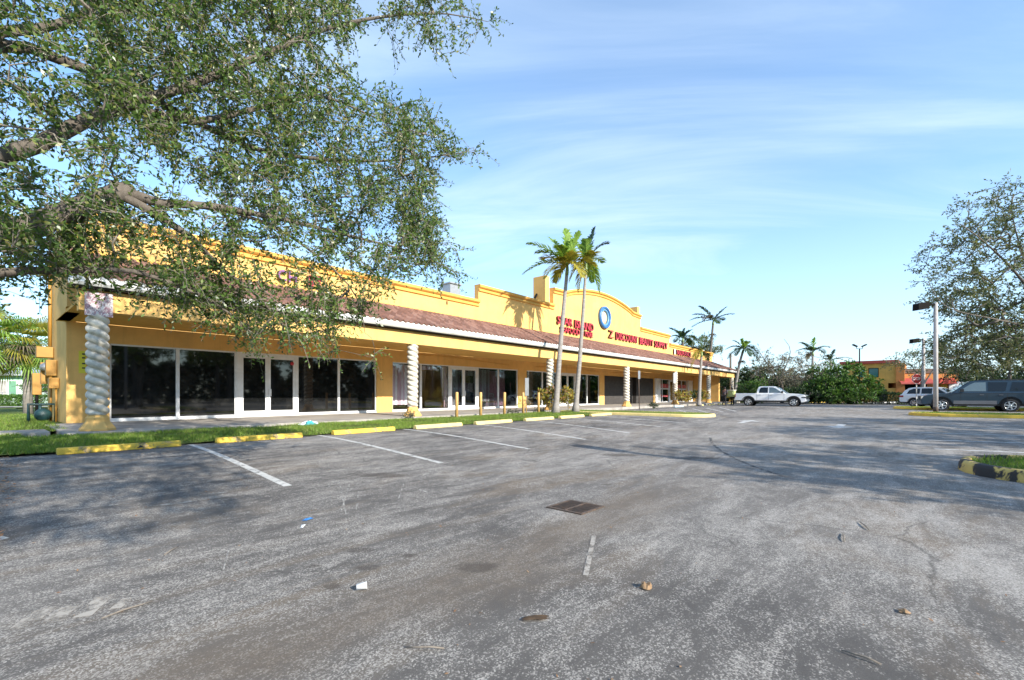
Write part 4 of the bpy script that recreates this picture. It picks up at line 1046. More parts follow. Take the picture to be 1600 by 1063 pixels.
t, yz = vehicle('sports_utility_car', 'dark blue grey family SUV parked behind the nearest lamp post, cut by the frame edge', (px, py, -.02), PI/2+.05, body, (1.50,-1.52), .39, .50, W_, green, .17, CARBLUE, wins,
    ('windscreen', (.22,1.86), (1.0,1.19), CARGLASS2), ('rear_window', (-2.655,1.30), (-2.57,1.78), CARGLASS), .05)
side_boxes(t, 'cladding', W_, -.95, .95, .46, .68, CLAD, .016); side_boxes(t, 'cladding', W_, -2.60, -2.08, .48, .68, CLAD, .014); side_boxes(t, 'cladding', W_, 2.05, 2.42, .48, .66, CLAD, -.01)
for x in (-1.40, -.55, .62): side_boxes(t, 'door_gap', W_, x, x+.012, .48, 1.14, BLACKP, .004)
for x in (-1.22, -.40): side_boxes(t, 'handle', W_, x, x+.18, 1.02, 1.06, CLAD, .03)
side_boxes(t, 'running_board', W_, -.9, .9, .36, .42, BLACKP, .03)
for s in (-1, 1):
    part('wing_mirror', MB().box(.50, .64, s*.98 if s > 0 else -1.2, 1.2 if s > 0 else -.98, 1.22, 1.40), BLACKP, t, world=False)
    part('headlight', MB().box(2.20, 2.475, s*.985 if s < 0 else .55, -.55 if s < 0 else .985, .80, .95), LAMPC, t, world=False)
    part('fog_lamp', MB().box(2.40, 2.53, s*.80 if s < 0 else .62, -.62 if s < 0 else .80, .50, .58), LAMPC, t, world=False)
    part('tail_light', MB().box(-2.735, -2.62, s*.985 if s < 0 else .84, -.84 if s < 0 else .985, .84, 1.2), LAMPR, t, world=False)
    part('roof_rail', MB().tube([(-2.2,s*.70,1.90),(-2.1,s*.70,1.96),(-.3,s*.70,1.97),(-.2,s*.70,1.91)], .02, 6), BLACKP, t, world=False)
part('front_bumper', MB().box(2.32, 2.55, -.97, .97, .42, .70), CLAD, t, world=False); part('grille', MB().box(2.40, 2.50, -.52, .52, .74, .98), BLACKP, t, world=False)
part('rear_bumper', MB().box(-2.82, -2.66, -.95, .95, .44, .68), CLAD, t, world=False)

part('number_plate', MB().box(2.545, 2.556, -.16, .16, .50, .58), WHITE, t, world=False)
side_boxes(t, 'belt_trim', W_, -2.6, 1.0, 1.115, 1.135, BLACKP, .006)
# white car with its tail to the lane
W_ = 1.86
px, py, _ = at(1466, 634, 38.6)
body = [(-2.26,.40),(-2.36,.52),(-2.34,1.0),(-2.25,1.05),(.75,1.02),(1.5,.98),(2.05,.88),(2.22,.72),(2.25,.48),(2.1,.34)]
green = [(-2.24,1.0),(-2.02,1.40),(-1.72,1.62),(-1.3,1.68),(.0,1.68),(.35,1.60),(1.12,1.02),(1.12,.98)]
wins = [([(-1.85,1.12),(-1.70,1.42),(-1.42,1.56),(-.95,1.58),(-.95,1.12)],'cargo_window',CARGLASS), ([(-.85,1.12),(-.85,1.58),(-.15,1.58),(-.15,1.12)],'rear_side_window',CARGLASS), ([(-.06,1.12),(-.06,1.58),(.22,1.54),(.80,1.14),(.80,1.12)],'front_side_window',CARGLASS)]
t, yz = vehicle('parked_car', 'white crossover car parked tail out beyond the blue SUV', (px, py, -.02), -PI/2-.35, body, (1.35,-1.35), .35, .43, W_, green, .22, CARWHITE, wins,
    ('windscreen', (.36,1.58), (1.10,1.04), CARGLASS), ('rear_window', (-2.16,1.12), (-1.80,1.56), CARGLASS), .06)
for s in (-1, 1): part('tail_light', MB().box(-2.38, -2.05, s*.935 if s < 0 else .62, -.62 if s < 0 else .935, .82, .98), LAMPR, t, world=False)
part('rear_bumper', MB().box(-2.42, -2.2, -.86, .86, .34, .52), BLACKP, t, world=False)
side_boxes(t, 'door_gap', W_, -.11, -.10, .42, .98, BLACKP, .004); side_boxes(t, 'door_gap', W_, .80, .81, .42, .98, BLACKP, .004)

# ================================================================== PEOPLE at the tail of the pickup
def skin_mesh(nm, pts, edges, radii, mat, parent, sub=1, root=0):
    me = bpy.data.meshes.new(nm); me.from_pydata(pts, edges, []); o = link(nm, me, mat, parent)
    m = o.modifiers.new('skin', 'SKIN'); sv = me.skin_vertices[0].data
    for i, r in enumerate(radii): sv[i].radius = (r, r) if not hasattr(r, '__len__') else r
    sv[root].use_root = True; m.use_smooth_shade = True
    s = o.modifiers.new('sub', 'SUBSURF'); s.levels = sub; s.render_levels = sub
    return o
SKIN = MAT('brown_skin', (.17,.085,.055), .55, .06, 6); SHIRTD = MAT('dark_shirt', (.06,.045,.055), .9, .2, 6); TROUS = MAT('dark_trousers', (.022,.02,.022), .9, .2, 6)
SHIRTP = MAT('dusky_shirt', (.20,.11,.11), .9, .2, 6); HAIR = MAT('black_hair', (.012,.01,.01), .8, .2, 9)
def person(lab, loc, rz, hands, shirt, lean=.06, sc=1.0):
    t = thing('person', lab, 'person', loc, rz); t.scale = (sc,)*3
    # joints (local: facing +x)
    J = dict(pel=(0,0,.94), waist=(.01,0,1.08), chest=(.02+lean*.6,0,1.30), neck=(.02+lean,0,1.46), head=(.05+lean,0,1.56), crown=(.05+lean,0,1.68),
             hl=(0,.10,.90), kl=(.05,.12,.50), al=(-.02,.12,.09), tl=(.14,.13,.035), hr=(0,-.10,.90), kr=(.0,-.12,.50), ar=(-.08,-.12,.09), tr=(.08,-.13,.035),
             sl=(.02+lean,.19,1.40), el=(.10,.25,1.16), wl=(hands[0]-.08,hands[1]+.02,hands[2]), pl=(hands[0],hands[1],hands[2]), sr=(.02+lean,-.19,1.40), er=(.10,-.25,1.16), wr=(hands[0]-.08,-hands[1]-.02,hands[2]), pr=(hands[0],-hands[1],hands[2]))
    K = list(J); idx = {k: i for i, k in enumerate(K)}; E = [('pel','waist'),('waist','chest'),('chest','neck'),('neck','head'),('head','crown'),('pel','hl'),('hl','kl'),('kl','al'),('al','tl'),('pel','hr'),('hr','kr'),('kr','ar'),('ar','tr'),('chest','sl'),('sl','el'),('el','wl'),('wl','pl'),('chest','sr'),('sr','er'),('er','wr'),('wr','pr')]
    R = dict(pel=.13, waist=.125, chest=.14, neck=.055, head=.09, crown=.075, hl=.085, kl=.058, al=.042, tl=.035, hr=.085, kr=.058, ar=.042, tr=.035, sl=.062, el=.042, wl=.028, pl=.035, sr=.062, er=.042, wr=.028, pr=.035)
    pts = [J[k] for k in K]; ed = [(idx[a], idx[b]) for a, b in E]; rad = [R[k] for k in K]
    # five short fingers on each hand, grown from the palm
    for s, nm in ((1,'pl'),(-1,'pr')):
        p = J[nm]
        for f in range(4):
            a = (p[0]+.045, p[1]+s*(-.02), p[2]+.03-.02*f); b = (p[0]+.085-(.008*abs(f-1.3)), p[1]-s*.035, p[2]+.03-.02*f)
            pts += [a, b]; ed += [(idx[nm], len(pts)-2), (len(pts)-2, len(pts)-1)]; rad += [.010, .008]
        a = (p[0]+.02, p[1]-s*.035, p[2]+.045); pts.append(a); ed.append((idx[nm], len(pts)-1)); rad.append(.010)
    skin_mesh('body', pts, ed, rad, SKIN, t)
    def sub(nm, keys, grow, mat, ends={}):
        ii = [k for k in keys]; P = [ends.get(k, J[k]) for k in ii]; ee = [(ii.index(a), ii.index(b)) for a, b in E if a in ii and b in ii]
        skin_mesh(nm, P, ee, [R[k]+grow for k in ii], mat, t)
    sub('trousers', ['pel','hl','kl','al','hr','kr','ar'], .018, TROUS)
    sub('shirt', ['pel','waist','chest','sl','el','sr','er'], .022, shirt, {'pel': (0,0,.98)})
    h = J['head']
    hb = MB().lathe([(.02,1.745),(.07,1.73),(.098,1.67),(.10,1.60),(.085,1.56)], (h[0]-.015,0,0), 16); part('hair', hb, HAIR, t, world=False)
    fc = MB()
    for s in (-1, 1): fc.cbox(h[0]+.085, s*.032, 1.615, .012, .022, .012)
    fc.cbox(h[0]+.082, 0, 1.535, .01, .045, .010); part('eyes_and_mouth', fc, HAIR, t, world=False)
    part('nose', MB().prism([(h[0]+.08,1.61),(h[0]+.115,1.57),(h[0]+.08,1.56)], 'y', -.014, .014), SKIN, t, world=False)
    for s in (-1, 1):
        part('shoe', MB().lathe([(.03,-.11),(.045,-.05),(.045,.06),(.03,.13)], (0,0,0), 10, 'x').xform(Matrix.Translation((.06 if s > 0 else .0, s*.125, .045))), BLACKP, t, world=False)
    return t
p1 = at(1131.5, 633, 42.5); p2 = at(1143.5, 633, 43.3)
ang = math.atan2(p2[1]-p1[1], p2[0]-p1[0])
person('person in dark clothes at left holding the pale green box by the pickup tail', (p1[0], p1[1], 0), ang, (.34,.20,1.12), SHIRTD, .08)
person('person in a dusky shirt standing behind the pale green box by the pickup tail', (p2[0]+.15, p2[1], 0), ang+PI, (.22,.22,1.12), SHIRTP, .02, .98)
bc = ((p1[0]*.35+p2[0]*.65), (p1[1]*.35+p2[1]*.65))
BOXM = MAT('pale_green_box', (.48,.50,.20), .8, .2, 4, dirt=(.25,.30,.10), dirt_amt=.6, dscale=5)
t = thing('carried_box', 'pale green and cream box held between the two people', 'box', (bc[0]-.15, bc[1]-.25, .82), rz=ang)
bevel(part('carton', MB().box(-.30,.30,-.26,.26,0,.56), BOXM, t, world=False), .03)
part('lid', MB().box(-.32,.32,-.28,.28,.56,.66), MAT('cream_lid', (.62,.58,.42), .8, .15, 5), t, world=False)

# ================================================================== FAR BUILDINGS
def bld_frame(u0, u1, f0, f1, v=620):
    a = at(u0, v, f0); b = at(u1, v, f1); d = Vector((b[0]-a[0], b[1]-a[1])); return a, math.atan2(d.y, d.x), d.length
a, rz, ln = bld_frame(1316, 1400, 66, 62)
ORW = stucco_mat('orange_yellow_stucco', (.62,.36,.09)); ORR = stucco_mat('orange_red_stucco', (.50,.20,.06)); REDT = MAT('red_roof_trim', (.33,.05,.035), .7, .15, 2)
t = thing('orange_building', 'two storey orange building with red roof trim beyond the hedge', 'building', (a[0], a[1], 0), rz)
wl = MB(); wx = [(ln*.30, ln*.30+.8), (ln*.50, ln*.50+1.15)]
wl.box(0, ln, 0, 9, 0, 1.9).box(0, ln*.86, .001, 9, 1.9, 3.0)
zb, zt = 3.4, 4.75; xp = 0
for (x0, x1) in wx: wl.box(xp, x0, 0, .3, 3.0, 5.35); wl.box(x0, x1, 0, .3, 3.0, zb); wl.box(x0, x1, 0, .3, zt, 5.35); xp = x1
wl.box(xp, ln, 0, .3, 3.0, 5.35).box(0, ln, .3, 9, 3.0, 5.3).box(ln*.86, ln, .001, 9, 2.6, 3.0)
part('wall', wl, ORW, t, world=False)
part('roof_trim', MB().box(-.3, ln+.25, -.35, 9.2, 5.352, 5.75), REDT, t, world=False)
for (x0, x1) in wx:
    w = part('window', MB().box(x0, x1, .1, .18, zb, zb+.08).box(x0, x1, .1, .18, zt-.08, zt).box(x0, x0+.08, .1, .18, zb+.08, zt-.08).box(x1-.08, x1, .1, .18, zb+.08, zt-.08), DARKM, t, world=False)
    part('pane', MB().box(x0+.08, x1-.08, .13, .14, zb+.08, zt-.08), MAT('teal_window', (.02,.14,.14), .1, .2, 1), w, world=False)
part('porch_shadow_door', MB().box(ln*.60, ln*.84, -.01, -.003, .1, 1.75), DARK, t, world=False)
part('balcony_ledge', MB().box(ln*.26, ln*.72, -.7, -.004, 2.95, 3.2), ORW, t, world=False)
part('corner_pier', MB().box(ln+.003, ln+.9, -.3, 9, 0, 5.3), ORR, t, world=False)
a, rz, ln = bld_frame(1402, 1500, 62, 60)
t = thing('awning_shop', 'low dark glazed shop front with a red awning right of the orange building', 'building', (a[0], a[1], 0), rz)
part('wall', MB().box(0, ln, .3, 8, 0, 3.9), ORR, t, world=False)
part('glazing', MB().box(.5, ln*.5, .25, .295, .3, 2.5), GLASS_D, t, world=False)
part('roof_band', MB().box(-.1, ln+.1, .2, 8.1, 3.903, 4.5), MAT('brown_fascia', (.13,.08,.06), .8, .15, 2), t, world=False)
aw = MB().add([(0,.29,3.25),(ln*.55,.29,3.25),(ln*.55,-1.0,2.62),(0,-1.0,2.62),(0,-1.0,2.42),(ln*.55,-1.0,2.42)], [(0,1,2,3),(3,2,5,4)]); part('awning', aw, MAT('red_awning', (.34,.055,.045), .7, .25, 1.5), t, world=False)
part('door', MB().box(ln*.72, ln*.82, .24, .295, .05, 2.4), MAT('yellow_door', (.55,.34,.03), .6, .1, 2), t, world=False)
part('white_wall', MB().box(ln*.84, ln+4, .1, 5, 0, 2.75), WHITE, t, world=False)
part('red_gable', MB().prism([(ln*.62,2.45),(ln*.92,2.45),(ln*.86,3.2),(ln*.68,3.2)], 'y', -.6, .09), MAT('red_awning_small', (.55,.07,.04), .7, .2, 1.5), t, world=False)
# green house on the left
a, rz, ln = bld_frame(-90, 58, 45, 47)
MINT = MAT('mint_wall', (.55,.66,.56), .8, .06, 2); SHUTG = MAT('green_shutter', (.12,.27,.17), .7, .1, 3)
t = thing('green_house', 'small mint green house with grey roof and green shutter at the left', 'house', (a[0], a[1], -.1), rz)
hz = 3.05
part('wall', MB().box(0, ln, 0, 8, 0, hz), MINT, t, world=False)
part('band', MB().box(-.02, ln+.02, -.02, -.003, hz-.4, hz), MAT('green_band', (.22,.42,.28), .8, .08, 2), t, world=False)
part('roof', MB().prism([(-.7,hz+.003),(8.7,hz+.003),(8.7,hz+.2),(4,hz+.85),(-.7,hz+.2)], 'x', -.5, ln+.6), MAT('grey_shingle', (.36,.38,.41), .85, .12, 3), t, world=False)
lx_ = lambda u: (u+90)/148*ln
for (u0, u1, nm, m) in ((-2, 9, 'window', MAT('blind_window', (.35,.33,.31), .5, .2, 5)), (13, 24, 'shutter', SHUTG)):
    part(nm, MB().box(lx_(u0), lx_(u1), -.06, -.004, 1.05, 2.5), m, t, world=False)
part('window_frame', MB().box(lx_(-4), lx_(-2.1), -.07, -.004, .98, 2.58).box(lx_(9.1), lx_(11), -.07, -.004, .98, 2.58), WHITE, t, world=False)
x0, y0, _ = at(-20, 620, 40); x1, y1, _ = at(75, 620, 40)
t = thing('wire_fence', 'thin wire fence in front of the green house', 'fence', (x0, y0, .0))
for i in range(9):
    k = i/8; part('post', MB().tube([(x0+(x1-x0)*k, y0+(y1-y0)*k, 0), (x0+(x1-x0)*k, y0+(y1-y0)*k, 1.25)], .025, 6), GALV, t)
part('wires', MB().tube([(x0,y0,1.22),(x1,y1,1.22)], .014, 5).tube([(x0,y0,.7),(x1,y1,.7)], .008, 5).tube([(x0,y0,.25),(x1,y1,.25)], .008, 5), GALV, t)

# ================================================================== TREES
def grow(limbs, attr, step, seed, wander=.10, sag=0.0, tip=.004, expo=.5, rmax=.3):
    """limbs: list of (points, r0, r1); every attractor is reached by a curved branch leaving the nearest wood.
    returns tubes [(pts, radii)] and tip directions"""
    r = np.random.default_rng(seed); P = []; par = []; fixed = []; chains = []
    for pts, r0, r1 in limbs:
        pts = [np.array(p, float) for p in pts]; ids = []; tot = 0
        for i in range(len(pts)-1):
            n = max(1, int(np.linalg.norm(pts[i+1]-pts[i])/step))
            p_ = pts[max(i-1,0)]; q_ = pts[min(i+2, len(pts)-1)]
            for k in range(n):
                t = k/n   # catmull-rom
                a, b, c, d = p_, pts[i], pts[i+1], q_
                q = .5*((2*b)+(-a+c)*t+(2*a-5*b+4*c-d)*t*t+(-a+3*b-3*c+d)*t**3)
                ids.append(len(P)); P.append(q); par.append(ids[-2] if len(ids) > 1 else -1)
        ids.append(len(P)); P.append(pts[-1]); par.append(ids[-2])
        for j, i in enumerate(ids): fixed.append(r0+(r1-r0)*(j/(len(ids)-1))**.8)
        chains.append(ids)
    nl = len(P); A = np.array(attr); cur = np.array(P); dirs = []
    d0 = np.min(np.linalg.norm(A[:,None,:]-cur[None,::2,:], axis=2), axis=1); order = np.argsort(d0)
    buf = np.zeros((nl+len(A)*14, 3)); buf[:nl] = cur; m = nl; load = {}
    for ai in order:
        a = A[ai]; dd = np.linalg.norm(buf[:m]-a, axis=1); j = int(np.argmin(dd)); L_ = dd[j]
        n = max(2, min(13, int(L_/step))); s = buf[j].copy()
        pj = par[j]; dirp = (buf[j]-buf[pj]) if pj >= 0 else np.array([0,0,1.]); nn = np.linalg.norm(dirp); dirp = dirp/nn if nn > 1e-6 else np.array([0,0,1.])
        ctrl = s+dirp*L_*.35+np.array([0,0,L_*.10]); ids = [j]
        off = r.normal(0, wander*L_, 3)
        for k in range(1, n+1):
            t = k/n; q = (1-t)**2*s+2*t*(1-t)*ctrl+t*t*a+off*math.sin(PI*t)*.5+r.normal(0, .012*L_, 3)*(k < n)
            buf[m] = q; par.append(ids[-1]); ids.append(m); m += 1
        chains.append(ids); dv = buf[ids[-1]]-buf[ids[-2]]; dirs.append((buf[ids[-1]].copy(), dv/(np.linalg.norm(dv)+1e-9)))
    cnt = np.zeros(m)
    for ids in chains[len(limbs):]: cnt[ids[-1]] += 1
    for i in range(m-1, -1, -1):
        if par[i] >= 0: cnt[par[i]] += cnt[i]
    tubes = []
    for c, ids in enumerate(chains):
        if c < len(limbs): rad = [fixed[i] for i in ids]
        else:
            rad = [min(rmax, tip*max(1, cnt[i])**expo) for i in ids]; rad[0] = min(rad[0], rad[1]*1.15)
        tubes.append((buf[ids], rad))
    return tubes, dirs
def wood(tubes, nthin=4, nthick=8):
    mb = MB()
    for pts, rad in tubes: mb.tube(pts, rad, nthick if max(rad) > .03 else nthin, cap=max(rad) > .03)
    return mb
def leafquads(base, d, size, wfac, r, up=.25):
    """one leaf per row: base (n,3), direction (n,3)"""
    n = len(base); d = d/np.linalg.norm(d, axis=1, keepdims=True)
    rv = r.normal(0, 1, (n, 3)); rv[:,2] += up*2
    side = np.cross(d, rv); side /= np.linalg.norm(side, axis=1, keepdims=True)+1e-9
    nrm = np.cross(side, d); s = (r.uniform(.65, 1.25, n)*size)[:,None]
    bend = nrm*s*r.uniform(-.18, .10, n)[:,None]
    V = np.stack([base, base+d*s*.55+side*s*wfac*.5+bend*.4, base+d*s+bend, base+d*s*.55-side*s*wfac*.5+bend*.4], 1)
    return V.reshape(-1, 3)
def twigs(dirs, nt, lt, nleaf, size, wfac, seed, droop=.15, spread=.75, tw=.0026, jitter=0.0, sweep=(0,0,0)):
    """leafy shoots at each branch tip: returns shoot tubes and leaf quads"""
    r = np.random.default_rng(seed); B = []; D = []; tubes = []
    for p, d in dirs:
        for _ in range(nt):
            v = d*.9+r.normal(0, spread, 3)+np.array(sweep); v[2] -= droop*.4; v /= np.linalg.norm(v); l = lt*r.uniform(.55, 1.25)
            s = p+r.normal(0, jitter, 3) if jitter else p-d*l*r.uniform(0, .8)
            mid = s+v*l*.5; end = s+v*l+np.array([0,0,-droop*l])
            tubes.append((np.array([s, mid, end]), [tw*1.5, tw*1.2, tw*.7]))
            t = (np.arange(nleaf)+r.uniform(0,1,nleaf)*.6+.35)/nleaf; t = t[:,None]
            q = (1-t)**2*s+2*t*(1-t)*mid+t*t*end
            lv = v[None,:]*.55+r.normal(0, .62, (nleaf, 3)); lv[:,2] += .10
            B.append(q); D.append(lv)
    B = np.concatenate(B); D = np.concatenate(D)
    return tubes, leafquads(B, D, size, wfac, r)
def in_poly(x, y, P):
    c = False; n = len(P); j = n-1
    for i in range(n):
        if (P[i][1] > y) != (P[j][1] > y) and x < (P[j][0]-P[i][0])*(y-P[i][1])/(P[j][1]-P[i][1])+P[i][0]: c = not c
        j = i
    return c

# ---- the spreading tree at the left, limbs reaching over the stalls
def left_tree():
    t = thing('shade_tree', 'large spreading small leaved tree reaching in from the left over the first shop', 'tree', (-1.6, 8.4, 0))
    T0 = (-1.6, 8.4, 0)
    def lm(pts): return [at(u, v, f) for u, v, f in pts]
    fork = (-1.45, 8.1, 2.0)
    limbs = [([T0, (-1.58,8.35,1.0), fork], .24, .20),
      ([fork]+lm([(-190,400,4.2),(-20,372,4.35),(60,350,4.45),(120,326,4.55),(182,303,4.65),(205,296,4.75)]), .20, .085),
      (lm([(196,300,4.7),(250,318,4.9),(330,322,5.2),(450,345,5.7),(560,372,6.2),(640,392,6.6)]), .055, .008),
      ([fork]+lm([(-180,200,4.2),(-60,120,4.4),(0,50,4.6),(60,45,4.8),(130,22,5.0),(210,-40,5.4)]), .13, .02),
      ([fork]+lm([(-160,300,4.1),(0,246,4.3),(60,226,4.5),(130,190,4.7),(195,165,5.0),(300,132,5.4),(420,82,5.9),(520,42,6.3),(620,24,6.6),(700,22,6.9),(762,34,7.1)]), .12, .004),
      ([fork]+lm([(-120,150,4.0),(0,72,4.3),(90,92,4.7),(200,136,5.2),(330,202,5.8),(420,238,6.2),(560,252,6.6),(670,246,6.9),(738,236,7.1)]), .10, .004),
      ([fork]+lm([(-140,440,4.0),(40,423,4.2),(120,422,4.4),(210,424,4.6),(270,442,4.9),(330,470,5.2),(400,520,5.5)]), .10, .006),
      (lm([(188,304,4.66),(245,335,4.9),(300,372,5.2),(345,420,5.4),(395,455,5.7),(440,505,5.9),(480,540,6.0)]), .05, .004),
      (lm([(300,320,5.1),(420,350,5.6),(520,420,6.1),(560,470,6.3),(570,520,6.4)]), .03, .004),
      (lm([(195,165,5.0),(300,190,5.4),(400,170,5.9),(500,150,6.3),(600,190,6.7),(680,215,7.0)]), .05, .004),
      ([fork, (-1.0,6.0,3.9), (-.3,4.2,4.9), (-.1,1.4,5.0), (-.3,-1.5,4.8)], .12, .02),
      ([fork, (-2.4,8.8,3.6), (-3.6,9.2,5.0), (-4.5,9.6,6.2)], .13, .02)]
    r = np.random.default_rng(5); attr = []
    def fill(poly, n, f0, f1, jit=.7):
        us = [p[0] for p in poly]; vs = [p[1] for p in poly]; k = 0
        while k < n:
            u, v = r.uniform(min(us), max(us)), r.uniform(min(vs), max(vs))
            if not in_poly(u, v, poly): continue
            f = f0+(f1-f0)*min(1, max(0, u/740))+r.uniform(-jit, jit); attr.append(at(u, v, f)); k += 1
    fill([(130,-120),(560,-120),(570,40),(500,90),(590,140),(650,205),(672,300),(690,420),(600,425),(520,400),(430,340),(330,300),(250,230),(150,170)], 900, 4.9, 6.9, .9)
    fill([(-150,-150),(200,-150),(200,300),(-150,300)], 190, 4.2, 5.0, .6)
    fill([(-100,300),(430,330),(620,425),(585,470),(545,520),(400,520),(300,470),(140,430),(60,440),(-60,470)], 250, 4.2, 6.6, .5)
    fill([(560,-120),(690,-120),(735,20),(660,95),(600,60)], 60, 6.4, 6.9, .5)
    fill([(590,140),(650,150),(725,235),(690,260),(680,330),(700,420),(640,410)], 95, 6.6, 7.1, .5)
    fill([(250,440),(560,470),(540,545),(450,520),(370,540),(300,500)], 54, 5.0, 6.2, .4)
    attr += [at(u, v, 7.0) for u, v in ((768,28),(748,45),(735,55),(700,92),(742,234),(718,392),(716,428),(690,440),(585,560),(520,545),(400,548))]
    fill([(-150,-420),(520,-380),(640,-130),(-150,-130)], 230, 5.0, 7.4, .8)
    fill([(140,255),(270,270),(300,330),(200,345),(120,330)], 14, 4.5, 5.0, .25)
    # the part of the crown above and behind the viewer, out of the frame, that shades the stalls
    for _ in range(300):
        p = r.normal(0, 1, 3); p /= np.linalg.norm(p); p *= r.uniform(.2, 1)**.4
        q = (-.2+p[0]*1.9, -2.0+p[1]*3.0, 4.7+p[2]*.7)
        fwd = q[0]*CA+q[1]*SA
        if fwd > .3 and (q[2]-H)/fwd*F0 < V0+120: continue
        attr.append(q)
    for _ in range(60): attr.append((-3.8+r.normal(0,1.0), 9.2+r.normal(0,1.0), 5.8+r.normal(0,.6)))
    tubes, dirs = grow(limbs, attr, .22, 3, .12, tip=.0032, expo=.48, rmax=.06)
    part('trunk', wood(tubes[:len(limbs)], 8, 12), BARK, t)
    part('branches', wood(tubes[len(limbs):], 4, 6), TWIG, t)
    tt, lv = twigs(dirs, 6, .34, 13, .055, .44, 9, .22, .8, .0023)
    tw = MB()
    for p, q in tt: tw.tube(p, q, 3, cap=False)
    part('twigs', tw, TWIG, t)
    o = rawquads('crown', lv-np.array(T0), LEAF_A, parent=t)
    return t
left_tree()

# ---- general broadleaf
def broadleaf(label, base, limbs, blobs, leaf, lsize, seed, nt=3, lt=.5, nleaf=9, wfac=.5, bark=BARK, group=None, tip=.012, sweep=(0,0,0), droop=.1, cat='tree', name='tree', step=.45, spread=.8):
    """blobs: (cx,cy,cz, rx,ry,rz, n) relative to base"""
    r = np.random.default_rng(seed); t = thing(name, label, cat, base, group=group); attr = []
    for (cx, cy, cz, rx, ry, rz, n) in blobs:
        p = r.normal(0, 1, (n, 3)); p /= np.linalg.norm(p, axis=1, keepdims=True); p *= (r.uniform(.12, 1, (n, 1)))**.42
        attr += [(cx+a*rx, cy+b*ry, cz+c*rz) for a, b, c in p]
    attr = [a for a in attr if a[2] > .1]
    tubes, dirs = grow(limbs, attr, step, seed, .12, tip=tip, expo=.45, rmax=.12)
    tt, lv = twigs(dirs, nt, lt, nleaf, lsize, wfac, seed+1, droop, spread, .004, sweep=sweep)
    tw = wood(tubes, 4, 8)
    for p, q in tt: tw.tube(p, q, 3, cap=False, mi=1)
    part('trunk', tw, (bark, TWIG), t, world=False)
    rawquads('crown', lv, leaf, parent=t)
    return t
def P2(u, v, f):  # ground-level base
    x, y, z = at(u, v, f); return (x, y, 0)
# right hand big wind-swept tree
RIGHT = Vector((SA, -CA, 0)); FWD = Vector((CA, SA, 0))
def rel(u, v, f, base): q = at(u, v, f); return (q[0]-base[0], q[1]-base[1], q[2]-base[2])
base = P2(1690, 640, 33)
lim = [([(0,0,0),(0,0,1.6),rel(1660,520,33,base)], .28, .2), ([rel(1660,520,33,base),rel(1590,430,32,base),rel(1540,380,32,base),rel(1500,350,31,base)], .16, .02), ([rel(1660,520,33,base),rel(1600,400,33,base),rel(1580,330,33,base)], .16, .02),
       ([rel(1660,520,33,base),rel(1560,500,31,base),rel(1480,480,31,base),rel(1450,440,31,base)], .12, .015), ([rel(1660,520,33,base),rel(1690,420,34,base),rel(1690,340,34,base)], .15, .03)]
def blob(u, v, f, ru, rv, rd, n, base):
    x, y, z = rel(u, v, f, base); return (x, y, z, (abs(RIGHT.x)*ru+abs(FWD.x)*rd)*f/F0, (abs(RIGHT.y)*ru+abs(FWD.y)*rd)*f/F0, rv*f/F0, n)
broadleaf('tall wind swept olive green tree filling the right edge above the blue SUV', base, lim,
    [blob(1560,420,33,85,90,70,200,base), blob(1620,330,34,60,60,60,90,base), blob(1505,468,33,38,45,40,60,base), blob(1550,545,33,70,42,60,180,base), blob(1640,480,34,70,100,60,150,base), blob(1545,330,33,40,40,40,36,base), blob(1590,510,33,50,40,50,110,base)],
    LEAF_B, .21, 31, 4, .95, 10, .42, sweep=(-.3,.36,.05), tip=.012)
base = P2(1580, 640, 42)
broadleaf('darker rounded tree behind the blue SUV roof', base, [([(0,0,0),(0,0,1.5),(.2,.1,3)], .2, .12)],
    [blob(1560,570,42,55,38,50,85,base), blob(1610,560,43,40,45,40,55,base)], LEAF_D, .24, 33, 4, .8, 10, .5)
base = P2(1440, 640, 50)
broadleaf('thin leaved reddish tree behind the stop sign', base, [([(0,0,0),(0,0,1.5),(.3,0,3.4)], .15, .08), ([(0,0,1.8),rel(1470,560,50,base),rel(1490,530,50,base)], .09, .03)],
    [blob(1455,565,50,48,20,40,70,base), blob(1432,565,50,22,14,30,14,base), blob(1480,545,50,35,25,30,30,base)], LEAF_B, .22, 35, 3, .9, 8, .4, sweep=(-.2,.25,0))
# sparse greyish tree behind the pickup
base = P2(1222, 628, 55)
broadleaf('sparse grey brown half bare tree behind the pickup hood', base, [([(0,0,0),(0,0,1.6),(.3,.2,3.2)], .22, .12), ([(.2,.1,2.4),rel(1200,570,54,base),rel(1180,540,54,base)], .09, .02), ([(.3,.2,3),rel(1235,550,55,base),rel(1225,530,55,base)], .09, .02)],
    [blob(1240,580,54,48,30,40,85,base), blob(1215,572,53,35,28,30,45,base), blob(1280,592,54,26,22,30,40,base)], LEAF_E, .20, 37, 4, 1.0, 8, .45)
base = P2(1182, 626, 62)
broadleaf('dense dark green tree between the canopy corner and the pickup cab', base, [([(0,0,0),(0,0,2),(0,0,4)], .2, .1)],
    [blob(1185,595,62,36,26,40,95,base), blob(1150,598,63,28,20,40,45,base), blob(1205,605,61,28,20,30,50,base)], LEAF_D, .30, 39, 5, .9, 10, .55)
base = P2(1325, 627, 50)
broadleaf('bright glossy green bushy tree left of the orange building', base, [([(0,0,0),(0,0,1.2),(0,0,2.4)], .15, .08)],
    [blob(1310,592,50,30,27,30,100,base), blob(1340,603,49,24,18,26,60,base), blob(1290,610,50,26,18,26,50,base), blob(1320,617,48,40,11,24,55,base)], LEAF_C, .27, 41, 5, .6, 9, .55)
base = P2(1255, 630, 50)
